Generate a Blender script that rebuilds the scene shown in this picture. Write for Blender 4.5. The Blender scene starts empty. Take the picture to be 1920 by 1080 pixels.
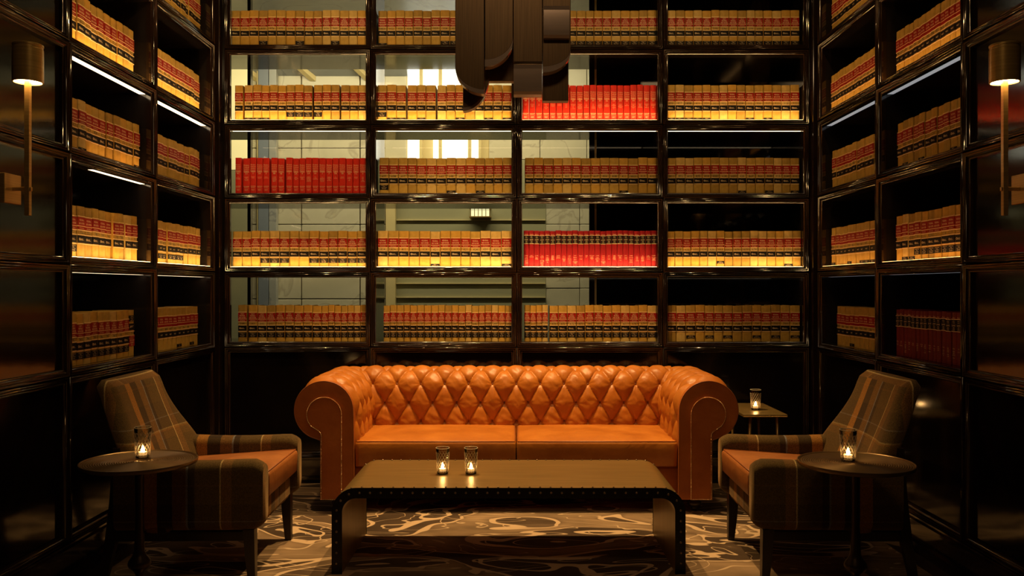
import bpy, bmesh, math, random
from mathutils import Vector, Matrix

PI = math.pi
SC = bpy.context.scene
COL = SC.collection
R = random.Random(7)

# ------------------------------------------------------------------ camera, world, exposure
cam_d = bpy.data.cameras.new('camera')
cam = bpy.data.objects.new('camera', cam_d)
COL.objects.link(cam)
SC.camera = cam
CAMZ = 1.363
cam.location = (0, 0, CAMZ)
cam.rotation_euler = (PI / 2, 0, 0)
cam_d.sensor_width = 36.0
cam_d.lens = 36.0 * 1600 / 1920
cam_d.shift_x = -8 / 1920
cam_d.clip_start = 0.05
world = bpy.data.worlds.new('world')
SC.world = world
world.use_nodes = True
world.node_tree.nodes['Background'].inputs[0].default_value = (0.9, 0.6, 0.4, 1)
world.node_tree.nodes['Background'].inputs[1].default_value = 0.004
SC.view_settings.view_transform = 'Standard'
SC.view_settings.look = 'None'
SC.view_settings.gamma = 1.0
SC.view_settings.use_curve_mapping = False
SC.view_settings.exposure = 0.0
SC.cycles.max_bounces = 8
SC.cycles.transparent_max_bounces = 16
SC.cycles.sample_clamp_indirect = 4.0

WARM = (1.0, 0.66, 0.34)


def lamp(kind, name, loc, power, color=WARM, target=None, size=0.1, angle=60, blend=0.6):
    d = bpy.data.lights.new(name, kind)
    d.energy = power
    d.color = color
    if kind == 'SPOT':
        d.spot_size = math.radians(angle)
        d.spot_blend = blend
        d.shadow_soft_size = size
    elif kind == 'POINT':
        d.shadow_soft_size = size
    elif kind == 'AREA':
        d.shape = 'RECTANGLE'
        d.size, d.size_y = size
    o = bpy.data.objects.new(name, d)
    COL.objects.link(o)
    o.location = loc
    if target is not None:
        v = Vector(target) - Vector(loc)
        o.rotation_euler = v.to_track_quat('-Z', 'Y').to_euler()
    return o


# ceiling downlights above the sofa and the coffee table
lamp('SPOT', 'downlight', (-0.45, 5.15, 4.05), 400, (1.0, 0.62, 0.24), (-0.45, 5.05, 0.5), 0.035, 62, 0.55)
lamp('SPOT', 'downlight', (0.35, 5.10, 4.05), 400, (1.0, 0.62, 0.24), (0.35, 4.95, 0.5), 0.035, 62, 0.55)
# row of added fill spots for the back bookcase, one each for the sides
for wx, p in ((-1.5, 60), (-0.5, 45), (0.5, 42), (1.5, 37)):
    lamp('SPOT', 'wall_washer', (wx, 4.55, 4.05), p, (1.0, 0.64, 0.25), (wx, 6.05, 2.0), 0.05, 88, 0.7)
lamp('SPOT', 'wall_washer', (-0.7, 4.2, 4.05), 66, (1.0, 0.64, 0.25), (-2.1, 4.5, 1.9), 0.05, 90, 0.8)
lamp('SPOT', 'wall_washer', (0.7, 4.2, 4.05), 26, (1.0, 0.60, 0.25), (2.1, 4.5, 1.9), 0.05, 90, 0.8)
lamp('AREA', 'room_light', (0.0, 1.4, 4.05), 13, (1.0, 0.66, 0.32), (0.0, 2.4, 0.6), (0.9, 0.5))  # added fill above the view, lifts pendant, table front and chair sides
# the marble hall beyond the glass: lit by an added area lamp kept out of sight
lamp('AREA', 'hall_ceiling_light', (-0.9, 7.05, 3.57), 66, (1.0, 0.87, 0.62), (-0.9, 7.45, 1.6), (3.4, 0.12))


# ------------------------------------------------------------------ materials
def mat(name, color=(0.5, 0.5, 0.5), rough=0.5, metal=0.0, spec=0.5, coat=0.0, emit=None, strength=0.0):
    m = bpy.data.materials.new(name)
    m.use_nodes = True
    b = m.node_tree.nodes['Principled BSDF']
    b.inputs['Base Color'].default_value = (*color, 1)
    b.inputs['Roughness'].default_value = rough
    b.inputs['Metallic'].default_value = metal
    b.inputs['Specular IOR Level'].default_value = spec
    b.inputs['Coat Weight'].default_value = coat
    b.inputs['Coat Roughness'].default_value = 0.08
    if emit:
        b.inputs['Emission Color'].default_value = (*emit, 1)
        b.inputs['Emission Strength'].default_value = strength
    return m


def nd(m, kind, **kw):
    n = m.node_tree.nodes.new(kind)
    for k, v in kw.items():
        if k.startswith('i_'):
            key = k[2:].replace('_', ' ')
            n.inputs[int(key) if key.isdigit() else key].default_value = v
        else:
            setattr(n, k, v)
    return n


def lk(m, a, ao, b, bi):
    m.node_tree.links.new(a.outputs[ao], b.inputs[bi])


def ramp(m, stops, interp='LINEAR'):
    r = nd(m, 'ShaderNodeValToRGB')
    cr = r.color_ramp
    cr.interpolation = interp
    while len(cr.elements) < len(stops):
        cr.elements.new(0.5)
    for e, (p, c) in zip(cr.elements, stops):
        e.position = p
        e.color = (*c, 1) if len(c) == 3 else c
    return r


def add_noise(m, c1, c2, scale=8, detail=4, stretch=(1, 1, 1), bump=0.0, bscale=None, dist=0.002, coord='Object', lo=0.35, hi=0.65):
    b = m.node_tree.nodes['Principled BSDF']
    tc = nd(m, 'ShaderNodeTexCoord')
    mp = nd(m, 'ShaderNodeMapping')
    mp.inputs['Scale'].default_value = stretch
    lk(m, tc, coord, mp, 0)
    n = nd(m, 'ShaderNodeTexNoise', i_Scale=scale, i_Detail=detail)
    lk(m, mp, 0, n, 0)
    r = ramp(m, [(lo, c1), (hi, c2)])
    lk(m, n, 0, r, 0)
    lk(m, r, 0, b, 'Base Color')
    if bump:
        n2 = nd(m, 'ShaderNodeTexNoise', i_Scale=bscale or scale * 6, i_Detail=5.0)
        lk(m, mp, 0, n2, 0)
        bp = nd(m, 'ShaderNodeBump', i_Strength=bump, i_Distance=dist)
        lk(m, n2, 0, bp, 'Height')
        lk(m, bp, 0, b, 'Normal')
    return m


M = {}
M['lacquer'] = add_noise(mat('black_brown_lacquer', rough=0.11, spec=0.6, coat=0.5), (0.010, 0.005, 0.004), (0.016, 0.008, 0.005), 6)
M['lacquer_panel'] = add_noise(mat('lacquered_panel', rough=0.10, spec=0.35), (0.004, 0.0025, 0.002), (0.006, 0.0035, 0.0025), 4, bump=0.05, bscale=14, dist=0.004)
M['shelf'] = add_noise(mat('shelf_lacquer', rough=0.10, spec=0.5), (0.010, 0.008, 0.008), (0.014, 0.010, 0.009), 6)
M['back'] = mat('dark_back_glass', (0.004, 0.004, 0.005), 0.06, spec=0.5)
M['cloth'] = add_noise(mat('tan_buckram', rough=0.62, spec=0.25), (0.38, 0.225, 0.040), (0.46, 0.285, 0.060), 30, bump=0.15, bscale=500, dist=0.0006)
M['cloth2'] = add_noise(mat('ochre_buckram', rough=0.62, spec=0.25), (0.43, 0.235, 0.035), (0.50, 0.285, 0.050), 30, bump=0.15, bscale=500, dist=0.0006)
M['cloth3'] = add_noise(mat('faded_buckram', rough=0.62, spec=0.25), (0.46, 0.30, 0.085), (0.54, 0.36, 0.115), 30, bump=0.15, bscale=500, dist=0.0006)
M['cloth4'] = add_noise(mat('darker_buckram', rough=0.62, spec=0.25), (0.30, 0.175, 0.030), (0.37, 0.22, 0.045), 30, bump=0.15, bscale=500, dist=0.0006)
M['gold'] = mat('gilt_line', (0.85, 0.60, 0.32), 0.4, 0.0)
M['redlab'] = mat('red_label', (0.27, 0.007, 0.004), 0.55, spec=0.15)
M['blacklab'] = mat('black_label', (0.007, 0.005, 0.005), 0.6, spec=0.12)
M['foil'] = mat('gold_foil', (0.80, 0.58, 0.34), 0.5)
M['ink'] = mat('black_ink', (0.015, 0.010, 0.006), 0.6)
M['page'] = add_noise(mat('page_edges', rough=0.8), (0.62, 0.50, 0.32), (0.72, 0.60, 0.40), 60, stretch=(10, 1, 1))
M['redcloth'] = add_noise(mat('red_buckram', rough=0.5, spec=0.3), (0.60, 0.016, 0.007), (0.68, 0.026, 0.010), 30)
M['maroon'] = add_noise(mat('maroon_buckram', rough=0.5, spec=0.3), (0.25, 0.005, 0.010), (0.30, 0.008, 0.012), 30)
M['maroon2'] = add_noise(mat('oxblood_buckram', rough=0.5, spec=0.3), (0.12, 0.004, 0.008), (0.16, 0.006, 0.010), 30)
M['led'] = mat('led_strip', (0.9, 0.8, 0.7), 0.5, emit=(1.0, 0.60, 0.22), strength=44.0)
M['led_under'] = mat('led_strip_under', (0.9, 0.8, 0.7), 0.5, emit=(1.0, 0.74, 0.44), strength=4.0)
M['led_dim'] = mat('led_strip_dim', (0.5, 0.5, 0.5), 0.5, emit=(1.0, 0.50, 0.16), strength=15.0)
M['led_grey'] = mat('led_strip_grey', (0.3, 0.3, 0.3), 0.5, emit=(0.75, 0.80, 0.85), strength=0.33)
M['brass'] = add_noise(mat('satin_brass', rough=0.28, metal=0.6), (0.48, 0.30, 0.09), (0.60, 0.38, 0.13), 3, stretch=(1, 1, 40), bump=0.0)
M['bronze'] = add_noise(mat('brushed_bronze', rough=0.36, metal=0.5), (0.11, 0.060, 0.024), (0.16, 0.090, 0.038), 5, stretch=(60, 60, 1), bump=0.05, bscale=10, dist=0.001)
M['bronze_gloss'] = add_noise(mat('polished_bronze', rough=0.2, metal=0.4), (0.50, 0.37, 0.31), (0.58, 0.43, 0.36), 4, stretch=(1, 1, 8))  # pale base stands in for light caught by the pendant's lips
M['tabletop'] = add_noise(mat('brushed_brass_top', rough=0.36, metal=0.55), (0.22, 0.145, 0.045), (0.29, 0.19, 0.065), 3, stretch=(1, 14, 1), bump=0.04, bscale=40, dist=0.0005)
M['darkmetal'] = mat('blackened_steel', (0.016, 0.014, 0.016), 0.38, 0.8)
M['rivet'] = mat('steel_rivet', (0.26, 0.20, 0.14), 0.3, 0.9)
M['glass'] = None
M['wood'] = add_noise(mat('dark_stained_wood', rough=0.35), (0.012, 0.007, 0.004), (0.024, 0.013, 0.007), 6, stretch=(6, 6, 1))
M['wax'] = mat('candle_wax', (0.9, 0.8, 0.6), 0.5, emit=(1.0, 0.55, 0.18), strength=0.9)
M['flame'] = mat('flame', (1, 0.8, 0.4), 0.5, emit=(1.0, 0.56, 0.20), strength=130.0)
M['bulb'] = mat('lit_diffuser', (1, 0.9, 0.8), 0.5, emit=(1.0, 0.60, 0.24), strength=30.0)
M['nail'] = mat('brass_nailhead', (0.75, 0.52, 0.28), 0.22, 1.0)
M['piping'] = mat('leather_piping', (0.30, 0.085, 0.018), 0.45)
M['button'] = mat('leather_button', (0.22, 0.060, 0.012), 0.5)


def leather(name, c1, c2, c3):
    m = mat(name, c1, 0.40, spec=0.45)
    b = m.node_tree.nodes['Principled BSDF']
    tc = nd(m, 'ShaderNodeTexCoord')
    n = nd(m, 'ShaderNodeTexNoise', i_Scale=5.0, i_Detail=6.0, i_Roughness=0.6)
    lk(m, tc, 'Object', n, 0)
    r = ramp(m, [(0.30, c1), (0.52, c2), (0.72, c3)])
    lk(m, n, 0, r, 0)
    lk(m, r, 0, b, 'Base Color')
    n2 = nd(m, 'ShaderNodeTexNoise', i_Scale=9.0, i_Detail=3.0, i_Distortion=1.2)
    lk(m, tc, 'Object', n2, 0)
    v = nd(m, 'ShaderNodeTexVoronoi', i_Scale=320.0)
    lk(m, tc, 'Object', v, 0)
    b1 = nd(m, 'ShaderNodeBump', i_Strength=0.35, i_Distance=0.010)
    lk(m, n2, 0, b1, 'Height')
    b2 = nd(m, 'ShaderNodeBump', i_Strength=0.12, i_Distance=0.0008)
    lk(m, v, 0, b2, 'Height')
    lk(m, b1, 0, b2, 'Normal')
    lk(m, b2, 0, b, 'Normal')
    rr = nd(m, 'ShaderNodeMapRange', i_3=0.34, i_4=0.50)
    lk(m, n, 0, rr, 0)
    lk(m, rr, 0, b, 'Roughness')
    return m


M['leather'] = leather('cognac_leather', (0.36, 0.105, 0.010), (0.44, 0.140, 0.015), (0.52, 0.18, 0.022))
M['leather_dark'] = leather('cognac_leather_face', (0.26, 0.064, 0.010), (0.33, 0.085, 0.013), (0.39, 0.11, 0.018))
M['leather_seat'] = leather('worn_brown_leather', (0.26, 0.085, 0.020), (0.36, 0.125, 0.032), (0.46, 0.17, 0.045))


def plaid():
    m = mat('plaid_wool', rough=0.9, spec=0.15)
    b = m.node_tree.nodes['Principled BSDF']
    uv = nd(m, 'ShaderNodeUVMap')
    sp = nd(m, 'ShaderNodeSeparateXYZ')
    lk(m, uv, 0, sp, 0)
    base = (0.088, 0.055, 0.019)
    dk = (0.026, 0.018, 0.012)
    org = (0.36, 0.155, 0.030)
    brn = (0.17, 0.085, 0.026)
    blu = (0.19, 0.20, 0.22)
    crm = (0.50, 0.36, 0.16)

    def stripes(out, period, off, stops):
        a = nd(m, 'ShaderNodeMath', operation='ADD')
        a.inputs[1].default_value = off
        lk(m, sp, out, a, 0)
        d = nd(m, 'ShaderNodeMath', operation='DIVIDE')
        d.inputs[1].default_value = period
        lk(m, a, 0, d, 0)
        f = nd(m, 'ShaderNodeMath', operation='FRACT')
        lk(m, d, 0, f, 0)
        r = ramp(m, stops, 'CONSTANT')
        lk(m, f, 0, r, 0)
        return r
    r1 = stripes(0, 0.56, 0.33, [(0.0, base), (0.30, org), (0.40, dk), (0.52, brn), (0.63, blu), (0.645, dk), (0.70, base), (0.90, crm), (0.912, brn)])
    r2 = stripes(1, 0.40, 0.03, [(0.0, base), (0.20, brn), (0.22, base), (0.55, brn), (0.64, org), (0.66, crm), (0.675, dk), (0.80, blu), (0.81, dk)])
    mx = nd(m, 'ShaderNodeMix', data_type='RGBA', blend_type='MIX')
    mx.inputs['Factor'].default_value = 0.28
    m.node_tree.links.new(r1.outputs[0], mx.inputs['A'])
    m.node_tree.links.new(r2.outputs[0], mx.inputs['B'])
    tc = nd(m, 'ShaderNodeTexCoord')
    n = nd(m, 'ShaderNodeTexNoise', i_Scale=260.0, i_Detail=3.0)
    lk(m, tc, 'Object', n, 0)
    mr = nd(m, 'ShaderNodeMapRange', i_1=0.3, i_2=0.7, i_3=0.55, i_4=1.5)
    lk(m, n, 0, mr, 0)
    mu = nd(m, 'ShaderNodeMix', data_type='RGBA', blend_type='MULTIPLY')
    mu.inputs['Factor'].default_value = 1.0
    m.node_tree.links.new(mx.outputs['Result'], mu.inputs['A'])
    m.node_tree.links.new(mr.outputs[0], mu.inputs['B'])
    m.node_tree.links.new(mu.outputs['Result'], b.inputs['Base Color'])
    bp = nd(m, 'ShaderNodeBump', i_Strength=0.4, i_Distance=0.002)
    lk(m, n, 0, bp, 'Height')
    lk(m, bp, 0, b, 'Normal')
    b.inputs['Sheen Weight'].default_value = 0.3
    b.inputs['Sheen Tint'].default_value = (0.8, 0.5, 0.25, 1)
    return m


M['plaid'] = plaid()


def rug_mat():
    m = mat('rug_wool', rough=0.95, spec=0.1)
    b = m.node_tree.nodes['Principled BSDF']
    tc = nd(m, 'ShaderNodeTexCoord')
    mp = nd(m, 'ShaderNodeMapping')
    mp.inputs['Scale'].default_value = (0.75, 1.35, 1)
    mp.inputs['Location'].default_value = (3.1, 1.7, 0)
    lk(m, tc, 'Object', mp, 0)
    n = nd(m, 'ShaderNodeTexNoise', i_Scale=1.15, i_Detail=2.0, i_Roughness=0.4, i_Distortion=1.5)
    lk(m, mp, 0, n, 0)
    # contour lines of the noise become the drawn cream lines
    k = nd(m, 'ShaderNodeMath', operation='MULTIPLY')
    k.inputs[1].default_value = 8.0
    lk(m, n, 0, k, 0)
    f = nd(m, 'ShaderNodeMath', operation='FRACT')
    lk(m, k, 0, f, 0)
    s = nd(m, 'ShaderNodeMath', operation='SUBTRACT')
    s.inputs[1].default_value = 0.5
    lk(m, f, 0, s, 0)
    ab = nd(m, 'ShaderNodeMath', operation='ABSOLUTE')
    lk(m, s, 0, ab, 0)
    line = ramp(m, [(0.0, (1, 1, 1)), (0.075, (1, 1, 1)), (0.09, (0, 0, 0))])
    lk(m, ab, 0, line, 0)
    # fields of brown between the lines
    fld = ramp(m, [(0.0, (0.045, 0.030, 0.022)), (0.42, (0.070, 0.045, 0.028)), (0.47, (0.22, 0.145, 0.085)), (0.53, (0.26, 0.175, 0.105)), (0.58, (0.10, 0.065, 0.040)), (1.0, (0.06, 0.040, 0.028))])
    lk(m, n, 0, fld, 0)
    n2 = nd(m, 'ShaderNodeTexNoise', i_Scale=3.5, i_Detail=5.0)
    lk(m, mp, 0, n2, 0)
    mr = nd(m, 'ShaderNodeMapRange', i_1=0.3, i_2=0.7, i_3=0.65, i_4=1.35)
    lk(m, n2, 0, mr, 0)
    mu = nd(m, 'ShaderNodeMix', data_type='RGBA', blend_type='MULTIPLY')
    mu.inputs['Factor'].default_value = 1.0
    m.node_tree.links.new(fld.outputs[0], mu.inputs['A'])
    m.node_tree.links.new(mr.outputs[0], mu.inputs['B'])
    mx = nd(m, 'ShaderNodeMix', data_type='RGBA', blend_type='MIX')
    m.node_tree.links.new(line.outputs[0], mx.inputs['Factor'])
    m.node_tree.links.new(mu.outputs['Result'], mx.inputs['A'])
    mx.inputs['B'].default_value = (0.55, 0.39, 0.25, 1)
    nb = nd(m, 'ShaderNodeTexNoise', i_Scale=1.9, i_Detail=1.5, i_Roughness=0.35, i_Distortion=2.6)
    mpb = nd(m, 'ShaderNodeMapping')
    mpb.inputs['Scale'].default_value = (0.55, 1.25, 1)
    mpb.inputs['Location'].default_value = (7.3, 2.9, 0)
    lk(m, tc, 'Object', mpb, 0)
    lk(m, mpb, 0, nb, 0)
    kb = nd(m, 'ShaderNodeMath', operation='MULTIPLY')
    kb.inputs[1].default_value = 5.0
    lk(m, nb, 0, kb, 0)
    fb = nd(m, 'ShaderNodeMath', operation='PINGPONG')
    fb.inputs[1].default_value = 0.5
    lk(m, kb, 0, fb, 0)
    lb2 = ramp(m, [(0.0, (1, 1, 1)), (0.028, (1, 1, 1)), (0.042, (0, 0, 0))])
    lk(m, fb, 0, lb2, 0)
    mx2 = nd(m, 'ShaderNodeMix', data_type='RGBA', blend_type='MIX')
    m.node_tree.links.new(lb2.outputs[0], mx2.inputs['Factor'])
    m.node_tree.links.new(mx.outputs['Result'], mx2.inputs['A'])
    mx2.inputs['B'].default_value = (0.50, 0.36, 0.23, 1)
    m.node_tree.links.new(mx2.outputs['Result'], b.inputs['Base Color'])
    n3 = nd(m, 'ShaderNodeTexNoise', i_Scale=400.0, i_Detail=2.0)
    lk(m, tc, 'Object', n3, 0)
    bp = nd(m, 'ShaderNodeBump', i_Strength=0.4, i_Distance=0.003)
    lk(m, n3, 0, bp, 'Height')
    lk(m, bp, 0, b, 'Normal')
    return m


M['rug'] = rug_mat()


def marble(name, c1, c2, vein):
    m = mat(name, c1, 0.35)
    b = m.node_tree.nodes['Principled BSDF']
    tc = nd(m, 'ShaderNodeTexCoord')
    n = nd(m, 'ShaderNodeTexNoise', i_Scale=1.6, i_Detail=8.0, i_Distortion=1.5)
    lk(m, tc, 'Object', n, 0)
    r = ramp(m, [(0.3, c1), (0.47, c2), (0.495, vein), (0.51, c2), (0.7, c1)])
    lk(m, n, 0, r, 0)
    lk(m, r, 0, b, 'Base Color')
    return m


M['marble'] = marble('veined_marble', (0.58, 0.53, 0.38), (0.66, 0.60, 0.44), (0.48, 0.43, 0.31))
M['marble_grey'] = marble('grey_stone', (0.34, 0.35, 0.33), (0.40, 0.40, 0.37), (0.26, 0.26, 0.26))
M['cream'] = mat('cream_plaster', (0.72, 0.58, 0.28), 0.5)
M['green_glass'] = mat('greenish_panel', (0.38, 0.36, 0.22), 0.18)
M['bluecol'] = mat('blue_grey_stone', (0.22, 0.25, 0.30), 0.4)
M['window_lit'] = mat('lit_window_pane', (0.9, 0.9, 0.9), 0.5, emit=(0.93, 0.95, 1.0), strength=1.6)
M['lit_cream'] = mat('backlit_cream_panel', (0.8, 0.7, 0.4), 0.5, emit=(1.0, 0.84, 0.42), strength=0.62)
M['lantern_lit'] = mat('lit_lantern_pane', (0.9, 0.9, 0.7), 0.5, emit=(1.0, 0.95, 0.6), strength=0.9)  # glow of the reflected lamp, put in as emission
M['floor'] = add_noise(mat('dark_floor_tile', rough=0.3), (0.020, 0.012, 0.008), (0.035, 0.022, 0.014), 5)
M['plaster'] = mat('dark_ceiling_paint', (0.020, 0.014, 0.010), 0.7)


def clear_glass(name, gloss=1.0, tint=(1, 1, 1)):
    m = bpy.data.materials.new(name)
    m.use_nodes = True
    nt = m.node_tree
    nt.nodes.clear()
    out = nt.nodes.new('ShaderNodeOutputMaterial')
    tr = nt.nodes.new('ShaderNodeBsdfTransparent')
    tr.inputs[0].default_value = (*tint, 1)
    gl = nt.nodes.new('ShaderNodeBsdfGlossy')
    gl.inputs['Roughness'].default_value = 0.03
    fr = nt.nodes.new('ShaderNodeFresnel')
    fr.inputs[0].default_value = 1.5
    mul = nt.nodes.new('ShaderNodeMath')
    mul.operation = 'MULTIPLY'
    mul.inputs[1].default_value = gloss
    mx = nt.nodes.new('ShaderNodeMixShader')
    nt.links.new(fr.outputs[0], mul.inputs[0])
    nt.links.new(mul.outputs[0], mx.inputs[0])
    nt.links.new(tr.outputs[0], mx.inputs[1])
    nt.links.new(gl.outputs[0], mx.inputs[2])
    nt.links.new(mx.outputs[0], out.inputs[0])
    return m


M['glass'] = clear_glass('clear_glass', 1.4, (0.93, 0.92, 0.88))
M['pane'] = clear_glass('window_pane_glass', 1.0, (0.90, 0.90, 0.82))
M['cut'] = mat('cut_glass_ridge', (0.95, 0.85, 0.68), 0.15)
_n = M['cut'].node_tree
_t = _n.nodes.new('ShaderNodeBsdfTranslucent')
_t.inputs[0].default_value = (0.95, 0.85, 0.68, 1)
_x = _n.nodes.new('ShaderNodeMixShader')
_x.inputs[0].default_value = 0.55
_n.links.new(_n.nodes['Principled BSDF'].outputs[0], _x.inputs[1])
_n.links.new(_t.outputs[0], _x.inputs[2])
_n.links.new(_x.outputs[0], _n.nodes['Material Output'].inputs[0])


# ------------------------------------------------------------------ mesh helpers
class MB:
    def __init__(self):
        self.v, self.f, self.m = [], [], []

    def add(self, vs, fs, m=0):
        o = len(self.v)
        self.v.extend(tuple(v) for v in vs)
        for f in fs:
            self.f.append([i + o for i in f])
            self.m.append(m)
        return self

    def box(self, x0, x1, y0, y1, z0, z1, m=0):
        vs = [(x, y, z) for x in (x0, x1) for y in (y0, y1) for z in (z0, z1)]
        return self.add(vs, [(0, 1, 3, 2), (4, 6, 7, 5), (0, 4, 5, 1), (2, 3, 7, 6), (0, 2, 6, 4), (1, 5, 7, 3)], m)

    def cbox(self, x0, x1, y0, y1, z0, z1, c=0.004, m=0):
        """box with chamfered edges"""
        bm = bmesh.new()
        vs = [bm.verts.new((x, y, z)) for x in (x0, x1) for y in (y0, y1) for z in (z0, z1)]
        for q in [(0, 1, 3, 2), (4, 6, 7, 5), (0, 4, 5, 1), (2, 3, 7, 6), (0, 2, 6, 4), (1, 5, 7, 3)]:
            bm.faces.new([vs[i] for i in q])
        bmesh.ops.bevel(bm, geom=bm.edges[:], offset=c, segments=2, affect='EDGES', profile=0.5)
        bm.verts.index_update()
        self.add([v.co[:] for v in bm.verts], [[v.index for v in f.verts] for f in bm.faces], m)
        bm.free()
        return self

    def rings(self, rings, m=0, cap=True, closed=True):
        n = len(rings[0])
        vs = [p for r in rings for p in r]
        fs = []
        for i in range(len(rings) - 1):
            for j in range(n if closed else n - 1):
                k = (j + 1) % n
                fs.append((i * n + j, i * n + k, (i + 1) * n + k, (i + 1) * n + j))
        if cap and closed:
            fs.append(tuple(range(n)))
            fs.append(tuple((len(rings) - 1) * n + j for j in reversed(range(n))))
        return self.add(vs, fs, m)

    def lathe(self, prof, cx=0, cy=0, seg=24, m=0, cap=False):
        rs = []
        for (r, z) in prof:
            rs.append([(cx + r * math.cos(2 * PI * j / seg), cy + r * math.sin(2 * PI * j / seg), z) for j in range(seg)])
        return self.rings(rs, m, cap)

    def tube(self, pts, r, seg=8, m=0, closed=False):
        pts = [Vector(p) for p in pts]
        rs = []
        n = len(pts)
        up = None
        for i in range(n):
            if closed:
                t = pts[(i + 1) % n] - pts[i - 1]
            else:
                t = pts[min(i + 1, n - 1)] - pts[max(i - 1, 0)]
            t.normalize()
            if up is None:
                up = Vector((0, 0, 1)) if abs(t.z) < 0.9 else Vector((1, 0, 0))
            a = t.cross(up).normalized()
            b = a.cross(t).normalized()
            up = b
            rr = r[i] if isinstance(r, (list, tuple)) else r
            rs.append([pts[i] + a * rr * math.cos(2 * PI * j / seg) + b * rr * math.sin(2 * PI * j / seg) for j in range(seg)])
        if closed:
            rs.append(rs[0])
        return self.rings(rs, m, not closed)

    def prism(self, poly, axis, a, b, m=0):
        """poly: 2D outline, extruded from a to b along axis"""
        def p(u, v, w):
            return {'x': (w, u, v), 'y': (u, w, v), 'z': (u, v, w)}[axis]
        n = len(poly)
        vs = [p(u, v, a) for u, v in poly] + [p(u, v, b) for u, v in poly]
        fs = [tuple(range(n)), tuple(range(2 * n - 1, n - 1, -1))]
        for i in range(n):
            j = (i + 1) % n
            fs.append((i, j, j + n, i + n))
        return self.add(vs, fs, m)

    def sphere(self, c, r, seg=6, rg=4, m=0, sy=1.0):
        pr = []
        for i in range(rg + 1):
            t = -PI / 2 + PI * i / rg
            pr.append([(c[0] + r * max(math.cos(t), 0.02) * math.cos(2 * PI * j / seg), c[1] + sy * r * max(math.cos(t), 0.02) * math.sin(2 * PI * j / seg), c[2] + r * math.sin(t)) for j in range(seg)])
        return self.rings(pr, m)

    def mesh(self, name, mats, smooth=False, uv=None, recalc=True, angle=None):
        me = bpy.data.meshes.new(name)
        me.from_pydata(self.v, [], self.f)
        for mm in mats:
            me.materials.append(mm)
        me.polygons.foreach_set('material_index', self.m)
        if recalc:
            bm = bmesh.new()
            bm.from_mesh(me)
            bmesh.ops.recalc_face_normals(bm, faces=bm.faces[:])
            bm.to_mesh(me)
            bm.free()
        if smooth:
            me.polygons.foreach_set('use_smooth', [True] * len(me.polygons))
            if angle:
                me.set_sharp_from_angle(angle=math.radians(angle))
        if uv == 'box':
            l = me.uv_layers.new(name='UVMap')
            for p in me.polygons:
                n = p.normal
                ax = max(range(3), key=lambda i: abs(n[i]) * (1.0, 1.0, 0.8)[i])
                for li in p.loop_indices:
                    c = me.vertices[me.loops[li].vertex_index].co
                    l.data[li].uv = ((c.y, c.z), (c.x, c.z), (c.x, c.y))[ax]
        me.update()
        return me

    def build(self, name, mats, parent=None, smooth=False, uv=None, angle=None, loc=None, rz=0.0, recalc=True):
        if not isinstance(mats, (list, tuple)):
            mats = [mats]
        o = bpy.data.objects.new(name, self.mesh(name, mats, smooth, uv, recalc, angle))
        COL.objects.link(o)
        if parent is not None:
            o.parent = parent
        if loc is not None:
            o.location = loc
        o.rotation_euler.z = rz
        return o


def tag(o, label=None, cat=None, group=None, kind=None):
    if label:
        o['label'] = label
    if cat:
        o['category'] = cat
    if group:
        o['group'] = group
    if kind:
        o['kind'] = kind
    return o


def empty(name, loc=(0, 0, 0), rz=0.0):
    o = bpy.data.objects.new(name, None)
    o.empty_display_size = 0.1
    COL.objects.link(o)
    o.location = loc
    o.rotation_euler.z = rz
    return o


def copy_tree(o, parent=None):
    c = o.copy()
    COL.objects.link(c)
    c.parent = parent
    for ch in [x for x in o.children]:
        copy_tree(ch, c)
    return c


def rrect(cx, cy, hx, hy, r, n=4):
    """rounded rectangle outline"""
    pts = []
    r = min(r, hx * 0.999, hy * 0.999)
    for q, (sx, sy) in enumerate(((1, 1), (-1, 1), (-1, -1), (1, -1))):
        for i in range(n + 1):
            a = q * PI / 2 + (PI / 2) * i / n
            pts.append((cx + sx * (hx - r) + r * math.cos(a), cy + sy * (hy - r) + r * math.sin(a)))
    return pts


# ------------------------------------------------------------------ room dimensions
YB = 5.975            # plane of the back bookcase front
XW = 2.083            # plane of the side bookcases
RAILS = [0.950, 1.474, 1.991, 2.505, 3.032, 3.555, 4.08]
STX = [-2.041, -1.0187, 0.0037, 1.0259, 2.048]
STY = [5.86, 4.91, 3.96, 3.01, 2.06, 1.11, 0.16]
HW = 0.037            # half width of stiles and rails
DEP = 0.398           # depth of the shelves
CEIL = 4.12


def wp(wall, u, z, t):
    if wall == 'back':
        return (u, YB - t, z)
    if wall == 'left':
        return (-XW + t, u, z)
    return (XW - t, u, z)


def wbox(mb, wall, u0, u1, z0, z1, t0, t1, m=0):
    a, b = wp(wall, u0, z0, t0), wp(wall, u1, z1, t1)
    return mb.box(min(a[0], b[0]), max(a[0], b[0]), min(a[1], b[1]), max(a[1], b[1]), z0, z1, m)


PROFILE = [(0.0005, -0.010), (0.001, 0.006), (0.003, 0.013), (0.0065, 0.0155), (0.010, 0.013), (0.0115, 0.008), (0.013, 0.007),
           (0.0145, 0.010), (0.018, 0.0125), (0.0215, 0.010), (0.023, 0.004), (0.0245, 0.0035), (0.026, 0.006), (0.029, 0.0075), (0.032, 0.005), (0.0335, -0.002), (0.037, -0.004), (0.037, -0.030)]


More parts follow.
